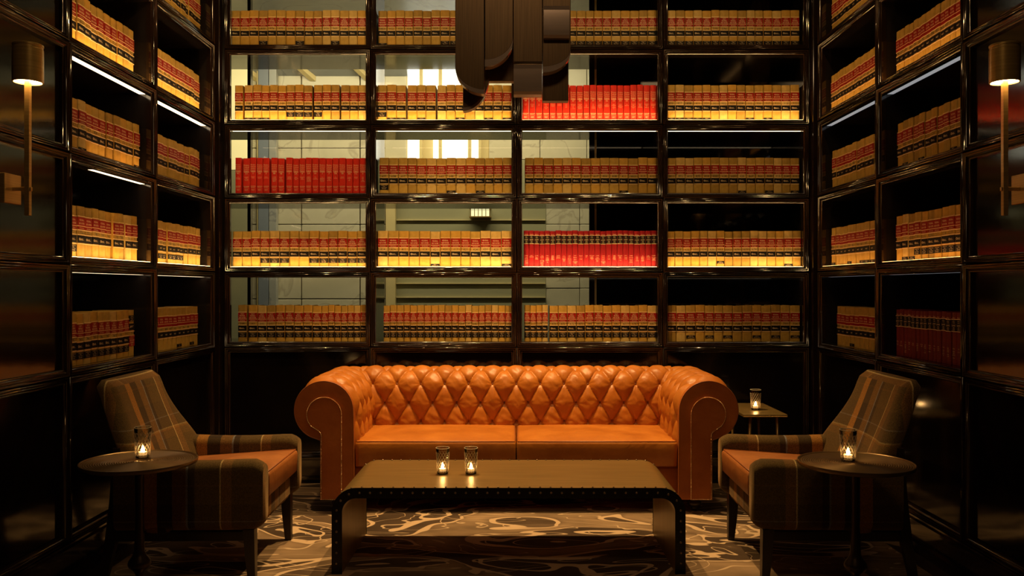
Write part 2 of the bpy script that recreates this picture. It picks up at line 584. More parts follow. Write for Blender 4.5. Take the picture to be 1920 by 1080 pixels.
def moulding(wall, u0, u1, z0, z1, parent):
    mb = MB()
    vs, fs = [], []
    n = len(PROFILE)
    for (cu, cz, su, sz) in ((u0, z0, 1, 1), (u1, z0, -1, 1), (u1, z1, -1, -1), (u0, z1, 1, -1)):
        for s, t in PROFILE:
            vs.append(wp(wall, cu + su * s, cz + sz * s, t))
    for c in range(4):
        d = (c + 1) % 4
        for i in range(n - 1):
            fs.append((c * n + i, d * n + i, d * n + i + 1, c * n + i + 1))
    mb.add(vs, fs)
    return mb.build('frame_moulding', M['lacquer'], parent, smooth=True, angle=50)


# ------------------------------------------------------------------ structure
fl = MB()
fl.box(-2.2, 2.2, -1.2, 6.1, -0.06, 0.0)
tag(fl.build('floor', M['floor']), kind='structure')
# floor tiles in the border strip beside the rug
tile_me = MB().cbox(-0.054, 0.054, -0.148, 0.148, 0.0, 0.004, 0.0015).mesh('tile', [M['floor']])
floor = bpy.data.objects['floor']
for sx in (-1, 1):
    for k in range(12):
        t = bpy.data.objects.new('tile', tile_me)
        COL.objects.link(t)
        t.parent = floor
        t.location = (sx * 2.022, 2.6 + 0.30 * k, 0.0)
tag(MB().box(-2.6, 2.6, -1.2, 6.5, CEIL, CEIL + 0.06).build('ceiling', M['plaster']), kind='structure')
tag(MB().box(-2.6, 2.6, -1.26, -1.2, 0, CEIL).build('wall_front', M['plaster']), kind='structure')

# outer walls behind the bookcases
for w, sx in (('left', -1), ('right', 1)):
    o = MB().box(min(sx * 2.50, sx * 2.56), max(sx * 2.50, sx * 2.56), -1.2, 6.5, -0.06, CEIL).build('wall_' + w, M['plaster'])
    tag(o, kind='structure')
    # lacquered panelling: solid panels below the shelves and in the nearer bays
    for bi in range(len(STY) - 1):
        y1, y0 = STY[bi], STY[bi + 1]
        zs = [(0.18, 0.95)]
        if bi >= 2:
            zs += [(RAILS[i], RAILS[i + 1]) for i in range(6)]
        for z0, z1 in zs:
            pm = MB()
            wbox(pm, w, y0 + HW - 0.004, y1 - HW + 0.004, z0 + HW - 0.004, z1 - HW + 0.004, -0.030, -0.018)
            pm.build('panel', M['lacquer_panel'], o)
            moulding(w, y0, y1, z0, z1, o)
    bb = MB()
    bb_prof = [(0, 0), (0.030, 0), (0.030, 0.050), (0.034, 0.054), (0.030, 0.060), (0.018, 0.064), (0.018, 0.150), (0.024, 0.158), (0.018, 0.168), (0.006, 0.178), (0, 0.178)]
    for (z0, z1, t) in ((0, 0.048, 0.030), (0.048, 0.056, 0.034), (0.056, 0.150, 0.018), (0.150, 0.162, 0.025), (0.162, 0.178, 0.012)):
        wbox(bb, w, -1.2, 5.93, z0, z1, -0.05, t)
    tag(bb.build('baseboard_' + w, M['lacquer']), kind='structure')
wb = MB().box(1.12, 2.6, 6.50, 6.56, -0.06, CEIL).box(-2.6, -2.20, 6.50, 6.56, -0.06, CEIL).box(-2.20, 1.12, 6.50, 6.56, -0.06, 0.95).build('wall_back', M['plaster'])
tag(wb, kind='structure')
for i in range(4):
    pm = MB()
    wbox(pm, 'back', STX[i] + HW - 0.004, STX[i + 1] - HW + 0.004, 0.18 + HW - 0.004, 0.95 - HW + 0.004, -0.030, -0.018)
    pm.build('panel', M['lacquer_panel'], wb)
    moulding('back', STX[i], STX[i + 1], 0.18, 0.95, wb)
bb = MB()
for (z0, z1, t) in ((0, 0.040, 0.022), (0.040, 0.050, 0.026), (0.050, 0.150, 0.014), (0.150, 0.162, 0.020), (0.162, 0.178, 0.010)):
    wbox(bb, 'back', -2.05, 2.05, z0, z1, -0.05, t)
tag(bb.build('baseboard_back', M['lacquer']), kind='structure')
for n, sx in ((1, -1), (2, 1)):
    tb = MB().cbox(min(sx * 2.053, sx * 2.45), max(sx * 2.053, sx * 2.45), 5.905, 5.99 if n == 1 else 6.40, 0, CEIL, 0.006)
    if n == 1:
        tb.cbox(-2.45, -2.175, 5.99, 6.40, 0, CEIL, 0.006)
    tag(tb.build('trim_%d' % n, M['lacquer']), kind='structure')

# ------------------------------------------------------------------ bookcases
LEDUP = {1, 3}        # rails with a light strip


def bookcase(wall, label):
    bc = empty('bookcase', wp(wall, (STX[2] if wall == 'back' else 4.91), 0.95, -0.2))
    tag(bc, label, 'bookcase')
    off = Vector(bc.location)
    st = STX if wall == 'back' else [STY[2], STY[1], STY[0]]
    kids = []
    # uprights
    for i, u in enumerate(st):
        mb = MB()
        wbox(mb, wall, u - HW + 0.002, u + HW - 0.002, 0.92, CEIL, -0.030 if (wall == 'back' and i == 0) else -DEP, -0.004)
        kids.append(mb.build('upright', M['shelf']))
    for k, z in enumerate(RAILS):
        if z > CEIL - 0.05:
            continue
        for i in range(len(st) - 1):
            mb = MB()
            wbox(mb, wall, st[i] + HW - 0.004, st[i + 1] - HW + 0.004, z - HW + 0.001, z + HW - 0.001, -DEP, -0.004)
            if wall == 'back' and i == 0:
                wbox(mb, wall, -2.17, st[0] + HW - 0.004, z - HW + 0.001, z + HW - 0.001, -DEP, -0.034)
            kids.append(mb.build('shelf_board', M['shelf']))
            if k in LEDUP:
                a, b = st[i] + HW + 0.004, st[i + 1] - HW - 0.004
                mb = MB()
                wbox(mb, wall, a, b, z + HW - 0.003, z + HW + 0.0006, -0.022, -0.006)
                kids.append(mb.build('light_strip', M['led' if wall != 'right' else 'led_dim']))
                mb = MB()
                wbox(mb, wall, a, b, z - HW + 0.0004, z - HW + 0.004, -0.034 - (0.018 if wall == 'back' else 0.034), -0.034)
                kids.append(mb.build('light_strip', M['led_under' if wall != 'right' else 'led_grey']))
            if wall == 'left' and k == 2 and i == 0:
                mb = MB()
                wbox(mb, wall, 4.27, 4.86, z + HW - 0.003, z + HW + 0.0006, -0.022, -0.006)
                kids.append(mb.build('light_strip', M['led_dim']))
                mb = MB()
                wbox(mb, wall, 4.27, 4.86, z - HW + 0.0004, z - HW + 0.004, -0.060, -0.034)
                kids.append(mb.build('light_strip', M['led_under']))
    for i in range(len(st) - 1):
        for k in range(len(RAILS) - 1):
            kids.append(moulding(wall, st[i], st[i + 1], RAILS[k], RAILS[k + 1], None))
    # backs
    if wall != 'back':
        for i in range(len(st) - 1):
            mb = MB()
            wbox(mb, wall, st[i], st[i + 1], 0.92, CEIL, -DEP - 0.012, -DEP)
            kids.append(mb.build('back_panel', M['back']))
    else:
        XG = 0.545    # glass up to here, dark glossy back beyond
        mb = MB()
        wbox(mb, wall, XG + 0.055, 2.05, 0.92, CEIL, -DEP - 0.012, -DEP)
        kids.append(mb.build('back_panel', M['back']))
        mb = MB()
        wbox(mb, wall, -2.17, XG, 0.92, CEIL, -DEP - 0.008, -DEP - 0.001)
        kids.append(tag(mb.build('glass_pane', M['pane']), 'clear glass back of the left bays'))
        for a, b, mm in ((-2.008, -1.984, 'lacquer'), (XG, XG + 0.040, 'lacquer'), (XG + 0.040, XG + 0.055, 'cream')):
            mb = MB()
            wbox(mb, wall, a, b, 0.92, CEIL, -DEP - 0.05, -DEP - 0.0005)
            kids.append(mb.build('mullion', M[mm]))
    for o in kids:
        o.parent = bc
        o.matrix_parent_inverse = Matrix.Translation(-off)
    return bc


bookcase('back', 'wide black-brown lacquered bookcase of four bays behind the leather sofa')
bookcase('left', 'black-brown lacquered two-bay bookcase built into the left wall with lit shelf strips')
bookcase('right', 'black-brown lacquered two-bay bookcase built into the dim right wall')

# ------------------------------------------------------------------ the marble hall behind the glass
hall = empty('marble_wall', (-0.9, 8.0, 0))
tag(hall, 'pale veined marble hall wall seen through the glass behind the shelves', 'wall')
hall['kind'] = 'structure'


def hb(px0, px1, py0, py1, name, m, y=8.0, th=0.05, bev=0.004, label=None):
    s = y / 1600
    mb = MB().cbox((px0 - 968) * s, (px1 - 968) * s, y, y + th, CAMZ + (540 - py1) * s, CAMZ + (540 - py0) * s, bev)
    o = mb.build(name, M[m], hall)
    o.matrix_parent_inverse = Matrix.Translation(-Vector(hall.location))
    if label:
        o['label'] = label
    return o


RJ = random.Random(3)
for (a, b) in ((470, 480), (518.5, 564), (566, 674), (676, 722)):
    for (c, d) in ((-60, 100), (101, 277), (278.5, 420), (421.5, 560), (561.5, 720)):
        hb(a, b, c, d, 'slab', 'marble', 8.0 + RJ.uniform(0, 0.006))
for (a, b) in ((1024, 1086.5), (1087.5, 1180)):
    for (c, d) in ((300, 420), (421, 540), (541, 720)):
        hb(a, b, c, d, 'slab', 'marble', 8.0 + RJ.uniform(0, 0.006))
for (a, b) in ((722, 762), (917, 1012), (1013, 1100), (1101, 1180)):
    hb(a, b, -60, 299, 'slab', 'marble', 8.0 + RJ.uniform(0, 0.006))
hb(300, 466, 98, 318, 'lit_panel', 'lit_cream', 7.9, 0.03)
hb(300, 466, 320, 720, 'panel', 'green_glass', 7.9, 0.03)
hb(481, 484, -60, 720, 'pilaster', 'cream', 7.95, 0.05)
hb(484, 503, -60, 720, 'pilaster', 'bluecol', 7.93, 0.07)
hb(504, 518, -60, 720, 'pilaster', 'marble_grey', 7.93, 0.07)
hb(723, 741, 300, 720, 'pilaster', 'cream', 7.92, 0.07)
hb(741, 1024, 300, 720, 'panel', 'green_glass', 8.0, 0.03)
for yy in (412, 531, 557):
    hb(742, 1023, yy, yy + 1.4, 'rail', 'cream', 7.98, 0.02, 0.001)
# the tall lit window high in the wall
hb(762, 917, -60, 299, 'panel', 'cream', 8.02, 0.03)
hb(764, 786, -40, 298, 'window_pane', 'window_lit', 7.99, 0.02)
hb(793, 811, -40, 200, 'window_pane', 'window_lit', 7.99, 0.02)
hb(812, 822, -40, 298, 'window_pane', 'window_lit', 7.99, 0.02)
hb(829, 877, -40, 298, 'window_pane', 'window_lit', 7.98, 0.02)
hb(884, 897, -40, 298, 'window_pane', 'window_lit', 7.99, 0.02)
hb(904, 916, -40, 200, 'window_pane', 'window_lit', 7.99, 0.02)
for x0 in (787, 823, 878, 898):
    hb(x0, x0 + 5, -60, 299, 'mullion', 'cream', 7.96, 0.04)
MBc = MB().box(-3.6, 1.15, 6.57, 8.1, 3.66, 3.72).build('hall_ceiling', M['marble_grey'], hall)
MBc.matrix_parent_inverse = Matrix.Translation(-Vector(hall.location))
# cornice with a slanting soffit
cn = MB()
cn.prism([(8.0, 3.35), (7.72, 3.55), (7.72, 3.62), (7.66, 3.64), (7.66, 3.65), (8.0, 3.65)], 'x', -3.4, -1.02)
o = cn.build('cornice', M['marble_grey'], hall)
o.matrix_parent_inverse = Matrix.Translation(-Vector(hall.location))
for k in range(3):
    bx = -2.75 + 0.52 * k
    o = MB().add([(bx, 7.70, 3.56), (bx + 0.05, 7.70, 3.56), (bx + 0.35, 8.0, 3.30), (bx + 0.30, 8.0, 3.30), (bx, 7.70, 3.60), (bx + 0.05, 7.70, 3.60), (bx + 0.35, 8.0, 3.40), (bx + 0.30, 8.0, 3.40)],
                 [(0, 1, 2, 3), (4, 5, 6, 7), (0, 1, 5, 4), (1, 2, 6, 5), (2, 3, 7, 6), (3, 0, 4, 7)]).build('rib', M['cream'], hall)
    o.matrix_parent_inverse = Matrix.Translation(-Vector(hall.location))
# wall lantern
ln = empty('wall_lantern', ((900 - 968) * 0.0049, 7.90, 2.06))
tag(ln, 'small barred wall lantern glowing on the greenish hall panel', 'lantern')
MB().box(-0.085, 0.085, -0.03, 0.03, -0.035, 0.035).build('pane', M['lantern_lit'], ln)
lb = MB()
for k in range(6):
    x = -0.087 + 0.0348 * k
    lb.box(x - 0.003, x + 0.003, -0.036, -0.030, -0.04, 0.04)
lb.box(-0.10, 0.10, -0.04, 0.10, 0.035, 0.045).box(-0.10, 0.10, -0.04, 0.10, -0.045, -0.035).box(-0.02, 0.02, 0.03, 0.11, -0.03, 0.03)
lb.build('cage', M['brass'], ln)

# ------------------------------------------------------------------ lettering (flat print on spines)
_tx = {}


def text2d(s):
    """outline of a line of text as flat faces, centred, unit height"""
    if s in _tx:
        return _tx[s]
    cu = bpy.data.curves.new('t', 'FONT')
    cu.body = s
    cu.resolution_u = 1
    cu.align_x = 'CENTER'
    ob = bpy.data.objects.new('t', cu)
    COL.objects.link(ob)
    dg = bpy.context.evaluated_depsgraph_get()
    ev = ob.evaluated_get(dg)
    me = ev.to_mesh()
    vs = [(v.co.x, v.co.y) for v in me.vertices]
    fs = [tuple(p.vertices) for p in me.polygons]
    ev.to_mesh_clear()
    bpy.data.objects.remove(ob)
    bpy.data.curves.remove(cu)
    w = max(v[0] for v in vs) - min(v[0] for v in vs)
    cx = (max(v[0] for v in vs) + min(v[0] for v in vs)) / 2
    _tx[s] = ([(v[0] - cx, v[1]) for v in vs], fs, w)
    return _tx[s]


def put_text(mb, s, z, h, wmax, y, m):
    vs, fs, w = text2d(s)
    k = h / 0.72
    kx = min(k, wmax / w)
    mb.add([(x * kx, y, z + yy * k) for x, yy in vs], fs, m)


TH = 0.0625            # reference thickness
BH = 0.253
BD = 0.170


def book_body(w, h, cloth, rules, number=None, num_z=0.0):
    """covers, rounded spine, page block; mats 0 cloth 1 page 2 gold 3 ink"""
    mb = MB()
    hw = w / 2 - 0.0007
    mb.box(-hw, -hw + 0.003, 0.006, BD, 0, h, 0)
    mb.box(hw - 0.003, hw, 0.006, BD, 0, h, 0)
    mb.box(-hw + 0.003, hw - 0.003, 0.006, BD - 0.006, 0.003, h - 0.005, 1)
    # spine, slightly rounded
    prof = [(-hw, 0.010), (-hw * 0.96, 0.0045), (-hw * 0.74, 0.0014), (0, 0.0), (hw * 0.74, 0.0014), (hw * 0.96, 0.0045), (hw, 0.010), (0, 0.012)]
    mb.prism(prof, 'z', 0, h, 0)
    for z in rules:
        mb.box(-hw * 0.95, hw * 0.95, -0.0006, 0.004, z * h, z * h + 0.0034, 2)
    if number:
        put_text(mb, number, num_z * h, 0.016, w * 0.8, -0.0009, 3)
    return mb


def label_mesh(kind):
    w = TH * 0.93
    mb = MB()
    if kind in ('title2', 'title3'):
        mb.box(-w / 2, w / 2, -0.0008, 0.003, 0.622 * BH, 0.786 * BH, 0)
        mb.box(-w / 2, w / 2, -0.0008, 0.003, 0.555 * BH, 0.606 * BH, 0)
        if kind == 'title2':
            put_text(mb, 'FEDERAL', 0.716 * BH, 0.0095, w * 0.62, -0.0012, 1)
            put_text(mb, 'REPORTER', 0.650 * BH, 0.0095, w * 0.74, -0.0012, 1)
        else:
            put_text(mb, "WEST'S", 0.742 * BH, 0.0075, w * 0.42, -0.0012, 1)
            put_text(mb, 'FEDERAL', 0.692 * BH, 0.0090, w * 0.62, -0.0012, 1)
            put_text(mb, 'REPORTER', 0.640 * BH, 0.0090, w * 0.78, -0.0012, 1)
        put_text(mb, '2d Series', 0.567 * BH, 0.0068, w * 0.6, -0.0012, 1)
    elif kind == 'pub':
        mb.box(-w / 2, w / 2, -0.0008, 0.003, 0.292 * BH, 0.432 * BH, 0)
        zc = 0.362 * BH
        # key-shaped mark: ring then the word
        seg = 10
        r0, r1 = 0.0058, 0.0036
        vs = [(-0.016 + r * math.cos(2 * PI * j / seg), -0.0012, zc + r * math.sin(2 * PI * j / seg)) for r in (r0, r1) for j in range(seg)]
        mb.add(vs, [(j, (j + 1) % seg, seg + (j + 1) % seg, seg + j) for j in range(seg)], 1)
        put_text(mb, 'WEST', zc - 0.0032, 0.0064, 0.022, -0.0012, 1)
        mb.v = [(x, y, z) for (x, y, z) in mb.v]
        mb.add([(-0.0105, -0.0011, zc - 0.0052), (0.017, -0.0011, zc - 0.0052), (0.017, -0.0011, zc - 0.0042), (-0.0105, -0.0011, zc - 0.0042)], [(0, 1, 2, 3)], 1)
    elif kind == 'index':
        mb.box(-w / 2, w / 2, -0.0008, 0.003, 0.0, 0.033, 0)
        for k, (t, hh, ww) in enumerate((('COVERING VOLS', 0.0038, 0.7), ('CASES', 0.0038, 0.3), ('VOL. 1 TO 9', 0.0046, 0.72), ('AND INDEX', 0.0038, 0.5))):
            put_text(mb, t, 0.0262 - 0.0072 * k, hh, w * ww, -0.0012, 1)
    elif kind == 'index_small':
        mb.box(-w / 2, w / 2, -0.0008, 0.003, 0.0, 0.019, 0)
        put_text(mb, 'TABLE OF', 0.0118, 0.0040, w * 0.4, -0.0012, 1)
        put_text(mb, 'CASES REPORTED', 0.0040, 0.0044, w * 0.76, -0.0012, 1)
    return mb


LM = {
    'title2': label_mesh('title2').mesh('title_label', [M['redlab'], M['foil']], recalc=False),
    'title3': label_mesh('title3').mesh('title_label', [M['redlab'], M['foil']], recalc=False),
    'pub': label_mesh('pub').mesh('publisher_label', [M['blacklab'], M['foil']], recalc=False),
    'index': label_mesh('index').mesh('index_label', [M['blacklab'], M['foil']], recalc=False),
    'index_small': label_mesh('index_small').mesh('index_label', [M['blacklab'], M['foil']], recalc=False),
}
RULES = [0.268, 0.442, 0.532, 0.612, 0.800]

ORD = ['first', 'second', 'third', 'fourth', 'fifth', 'sixth', 'seventh', 'eighth', 'ninth', 'tenth', 'eleventh', 'twelfth', 'thirteenth', 'fourteenth',
       'fifteenth', 'sixteenth', 'seventeenth', 'eighteenth', 'nineteenth', 'twentieth', 'twenty-first', 'twenty-second', 'twenty-third', 'twenty-fourth', 'twenty-fifth']
SHELF = {1: 'top visible shelf', 2: 'fourth shelf up', 3: 'third shelf up', 4: 'second shelf up', 5: 'bottom shelf'}
BAY = {('back', 0): 'leftmost bay behind sofa', ('back', 1): 'second bay behind sofa', ('back', 2): 'third bay behind sofa', ('back', 3): 'rightmost bay behind sofa',
       ('left', 'near'): 'left wall', ('left', 'far'): 'left wall', ('right', 'near'): 'right wall nearer bay', ('right', 'far'): 'right wall'}
REMAIN = MB()          # the smallest tan books in view, joined
ROT = {'back': 0.0, 'left': PI / 2, 'right': -PI / 2}
RB = random.Random(21)


def add_index(style, i, n, row, bay):
    """which small black label a tan book carries: None, 'mid' (full) or 'low' (small)"""
    if style == 'all':
        return 'full'
    if style == 'alllow':
        return 'fulllow'
    if style is None:
        return None
    return {'f': 'full', 'l': 'low', 'F': 'fulllow', 'm': 'mid'}.get(style[i] if i < len(style) else '.', None)


def tan_book(wall, bay, row, i, n, pos, w, h, num, title, idx, as_object, flip=False):
    cl = M[RB.choice(('cloth', 'cloth', 'cloth2', 'cloth2', 'cloth3', 'cloth4'))]
    if as_object:
        mb = book_body(w, h, cl, RULES, num, 0.462)
        o = mb.build('law_book', [cl, M['page'], M['gold'], M['ink']], None, loc=pos, rz=ROT[wall], recalc=False)
        if bay == 'near':
            lab = 'tan law book, %s from left on %s, %s' % (ORD[i], SHELF[row], BAY[(wall, bay)] if wall == 'right' else 'left wall nearer bay')
        else:
            lab = 'tan law book, %s from left on %s, %s' % (ORD[i], SHELF[row], BAY[(wall, bay)])
        tag(o, lab, 'book', 'tan law books on the %s, %s' % (SHELF[row], BAY[(wall, bay)]))
        parts = [(title, 'title_label', 0), ('pub', 'publisher_label', 0)]
        if idx == 'full':
            parts.append(('index', 'index_label', 0.115 * BH))
        elif idx == 'fulllow':
            parts.append(('index', 'index_label', 0.02 * BH))
        elif idx == 'low':
            parts.append(('index_small', 'index_label', 0.015 * BH))
        elif idx == 'mid':
            parts.append(('index_small', 'index_label', 0.09 * BH))
        for key, nm, dz in parts:
            c = bpy.data.objects.new(nm, LM[key])
            COL.objects.link(c)
            c.parent = o
            c.scale = (w / TH, 1, h / BH)
            c.location = (0, 0, dz)
            if flip:
                c.location = (0, 0, h - dz)
                c.scale = (w / TH, 1, -h / BH)
        return o
    # joined remainder: same shapes, coarser
    a = ROT[wall]
    ca, sa = math.cos(a), math.sin(a)
    mb = MB()
    hw = w / 2 - 0.0004
    mb.box(-hw, hw, 0.003, BD, 0, h, 0)
    mb.prism([(-hw, 0.003), (-hw * 0.7, 0.001), (0, 0), (hw * 0.7, 0.001), (hw, 0.003)], 'z', 0, h, 0)
    for z in RULES:
        mb.box(-hw, hw, -0.0006, 0.003, z * h, z * h + 0.0034, 2)
    mb.box(-hw, hw, -0.0008, 0.003, 0.622 * h, 0.786 * h, 4)
    mb.box(-hw, hw, -0.0008, 0.003, 0.555 * h, 0.606 * h, 4)
    mb.box(-hw, hw, -0.0008, 0.003, 0.300 * h, 0.425 * h, 5)
    put_text(mb, 'FEDERAL', 0.716 * h, 0.0095, w * 0.60, -0.0012, 6)
    put_text(mb, 'REPORTER', 0.650 * h, 0.0095, w * 0.72, -0.0012, 6)
    put_text(mb, 'WEST', 0.345 * h, 0.008, w * 0.5, -0.0012, 6)
    put_text(mb, num, 0.462 * h, 0.016, w * 0.8, -0.0009, 3)
    if idx:
        z0 = (0.115 if idx == 'full' else 0.02) * h
        hh = 0.030 if idx in ('full', 'fulllow') else 0.018
        mb.box(-hw, hw, -0.0008, 0.003, z0, z0 + hh, 5)
        put_text(mb, 'VOL. 1 TO 9', z0 + hh * 0.55, hh * 0.2, w * 0.6, -0.0012, 6)
        put_text(mb, 'CASES', z0 + hh * 0.2, hh * 0.2, w * 0.4, -0.0012, 6)
    o = len(REMAIN.v)
    REMAIN.v.extend((pos[0] + ca * x - sa * y, pos[1] + sa * x + ca * y, pos[2] + z) for x, y, z in mb.v)
    REMAIN.f.extend([k + o for k in f] for f in mb.f)
    REMAIN.m.extend(mb.m)


def red_book(wall, bay, row, i, pos, w, h, num, tilt=0.0):
    mb = MB()
    hw = w / 2 - 0.0004
    mb.box(-hw, -hw + 0.003, 0.004, BD, 0, h, 0)
    mb.box(hw - 0.003, hw, 0.004, BD, 0, h, 0)
    mb.box(-hw + 0.003, hw - 0.003, 0.006, BD - 0.006, 0.003, h - 0.005, 1)
    mb.prism([(-hw, 0.008), (-hw * 0.96, 0.004), (-hw * 0.70, 0.0014), (0, 0.0), (hw * 0.70, 0.0014), (hw * 0.96, 0.004), (hw, 0.008), (0, 0.009)], 'z', 0, h, 0)
    y = -0.0008
    for k, t in enumerate(('Modern', 'Federal', 'Practice', 'Digest')):
        put_text(mb, t, h * (0.785 - 0.052 * k), 0.0095, w * 0.80, y, 2)
    mb.box(-hw * 0.8, hw * 0.8, y, 0.003, h * 0.605, h * 0.605 + 0.003, 2)
    put_text(mb, num, h * 0.545, 0.0120, w * 0.6, y, 2)
    rr = random.Random(i * 13 + row)
    for k in range(rr.randint(2, 5)):
        t = rr.choice(['ACTIONS', 'COURTS', 'TO', 'EVIDENCE', 'TAXATION', 'ADMIRALTY', 'END', 'PATENTS'])
        put_text(mb, t, h * (0.455 - 0.030 * k), 0.0050, w * rr.uniform(0.4, 0.8), y, 2)
    mb.box(-hw * 0.85, hw * 0.85, y, 0.003, h * 0.205, h * 0.205 + 0.0022, 2)
    put_text(mb, 'FEDERAL', h * 0.160, 0.0055, w * 0.75, y, 2)
    put_text(mb, 'WEST', h * 0.090, 0.0090, w * 0.55, y, 2)
    o = mb.build('digest_book', [M['redcloth'], M['page'], M['foil']], None, loc=pos, rz=ROT[wall], recalc=False)
    o.rotation_euler.y = tilt
    tag(o, 'bright red digest volume, %s from left on %s, %s' % (ORD[i], SHELF[row], BAY[(wall, bay)]), 'book', 'red digest volumes on the %s, %s' % (SHELF[row], BAY[(wall, bay)]))


def maroon_book(wall, bay, row, i, pos, w, h):
    mb = MB()
    hw = w / 2 - 0.0003
    mb.box(-hw, -hw + 0.0025, 0.004, BD, 0, h, 0)
    mb.box(hw - 0.0025, hw, 0.004, BD, 0, h, 0)
    mb.box(-hw + 0.0025, hw - 0.0025, 0.006, BD - 0.006, 0.003, h - 0.005, 1)
    mb.prism([(-hw, 0.008), (-hw * 0.96, 0.004), (-hw * 0.70, 0.0014), (0, 0.0), (hw * 0.70, 0.0014), (hw * 0.96, 0.004), (hw, 0.008), (0, 0.009)], 'z', 0, h, 0)
    y = -0.0008
    put_text(mb, "West's", h * 0.885, 0.0065, w * 0.65, y, 2)
    rr = random.Random(i * 7 + row * 3)
    z = 0.30
    for k in range(rr.randint(2, 6)):
        t = rr.choice(['PENAL', 'CIVIL', 'TO', 'CODE', 'TITLE', 'SECTIONS', 'END', 'INDEX'])
        put_text(mb, t, h * z, 0.0055, w * rr.uniform(0.35, 0.9), y, 2)
        z -= rr.choice([0.034, 0.034, 0.055])
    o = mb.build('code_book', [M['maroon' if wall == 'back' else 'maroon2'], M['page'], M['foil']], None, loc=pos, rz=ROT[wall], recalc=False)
    tag(o, 'dark red code volume, %s from left on %s, %s' % (ORD[i], SHELF[row], BAY[(wall, bay)]), 'book', 'dark red code volumes on the %s, %s' % (SHELF[row], BAY[(wall, bay)]))
    c = bpy.data.objects.new('title_label', LM_MAROON)
    COL.objects.link(c)
    c.parent = o
    c.scale = (w / 0.04, 1, h / BH)
    c['label'] = 'black title label between two gilt lines'


_m = MB()
_w = 0.04 * 0.94
_m.box(-_w / 2, _w / 2, -0.0006, 0.003, 0.640 * BH, 0.862 * BH, 0)
_m.box(-_w / 2, _w / 2, -0.0011, 0.003, 0.862 * BH, 0.874 * BH, 1)
_m.box(-_w / 2, _w / 2, -0.0011, 0.003, 0.632 * BH, 0.644 * BH, 1)
for _t, _z, _h, _k in (('ANNO', 0.825, 0.0045, 0.5), ('STATE', 0.792, 0.0045, 0.5), ('LAWS', 0.735, 0.0090, 0.75), ('WITH', 0.705, 0.0040, 0.4), ('FORMS', 0.680, 0.0040, 0.5), ('NOTES', 0.655, 0.0042, 0.6)):
    put_text(_m, _t, _z * BH, _h, _w * _k, -0.0010, 1)
LM_MAROON = _m.mesh('title_label', [M['blacklab'], M['foil']], recalc=False)

SB = 0.003766          # metres per pixel at the plane of the spines of the back wall


def shelf_row(wall, bay, row, u0, u1, n, kind='tan', nums=None, title='title2', idx=None, as_object=True, hvar=0.003, dvar=0.004, gaps=(), widths=None):
    """u0..u1: extent along the wall, left to right as seen from the room"""
    z = RAILS[5 - row] + HW
    ws = widths or [1 + RB.uniform(-0.07, 0.07) for _ in range(n)]
    gap = [0.0] * n
    for g in gaps:
        gap[g] = 0.010
    tot = sum(ws)
    L = abs(u1 - u0) - sum(gap)
    if wall == 'back':
        lo = -2.04 if bay == 0 else STX[bay] + HW
        u0, u1 = max(u0, lo), min(u1, STX[bay + 1] - HW + 0.001)
        L = abs(u1 - u0) - sum(gap)
    sgn = 1 if u1 > u0 else -1
    u = u0
    for i in range(n):
        w = ws[i] / tot * L
        u += sgn * gap[i]
        uc = u + sgn * w / 2
        u += sgn * w
        h = BH + RB.uniform(-hvar, hvar)
        t = -0.046 - RB.uniform(0, dvar)
        pos = wp(wall, uc, z, t)
        wb_ = w - 0.0012
        if kind == 'tan':
            num = (nums[i] if nums and i < len(nums) else str(700 + (row * 37 + i * 3) % 280))
            flip = (wall == 'left' and bay == 'near' and row == 5 and i == n - 1)
            tan_book(wall, bay, row, i, n, pos, wb_, h, num, title, add_index(idx, i, n, row, bay), as_object, flip)
        elif kind == 'red':
            red_book(wall, bay, row, i, pos, wb_ - 0.002, h, nums[i % len(nums)])
        else:
            maroon_book(wall, bay, row, i, pos, wb_, h + 0.003)


def P(px):
    return (px - 968) * SB


B = 'back'
shelf_row(B, 0, 1, P(434), P(688), 15, nums=['%d' % (980 - k) for k in range(16)], title='title3', idx='...F...F...F...')
shelf_row(B, 1, 1, P(709), P(960), 15, nums=['%d' % (951 + k) for k in range(16)], title='title2', idx='l......FFFFFFFF')
shelf_row(B, 2, 1, P(980), P(1231), 15, nums=['%d' % (505 - k) for k in range(16)], title='title3', idx='FFFFFFFFFFFFFFF')
shelf_row(B, 3, 1, P(1251), P(1499), 15, nums=['%d' % (590 + k) for k in range(16)], title='title3', idx='FFFFFFFFFFFFFFF')
shelf_row(B, 0, 2, P(440), P(688), 15, nums='949 948 947 946 945 944 392 391 390 388 877 873 874 878 879'.split(), idx='.lll..ffff.....', gaps=(1, 9, 12))
shelf_row(B, 1, 2, P(706), P(960), 14, nums='661 650 658 643 642 641 640 639 638 637 652 651 648 647'.split(), idx='fll.l...l..l.l', gaps=(3, 6))
shelf_row(B, 2, 2, P(979), P(1232), 20, 'red', nums='40 41 42 43 44 45 46 47 48 49 50 51 52 53 54 55 56 57 58 59'.split())
shelf_row(B, 3, 2, P(1250), P(1499), 15, nums='896 897 898 899 900 901 902 903 904 905 906 907 911 913 912'.split(), idx='lllll....l.l...')
shelf_row(B, 0, 3, P(441), P(687), 19, 'red', nums='8C 51 9 3A 3 8B 4B 5 2A 8 2A 1A 1 7 7A 7B 8A 1C 6'.split(), gaps=(1, 5, 7))
shelf_row(B, 1, 3, P(711), P(960), 14, nums='699 658 657 651 656 650 649 648 647 646 655 654 653 652'.split(), idx='f......l..l...l', gaps=())
shelf_row(B, 2, 3, P(984), P(1231), 14, nums='401 402 403 404 405 409 410 407 406 408 411 413 414 412'.split(), idx='..........l...')
shelf_row(B, 3, 3, P(1250), P(1499), 15, nums='891 892 893 895 894 623 624 625 626 867 866 868 915 914 913'.split(), idx='........l..l..l')
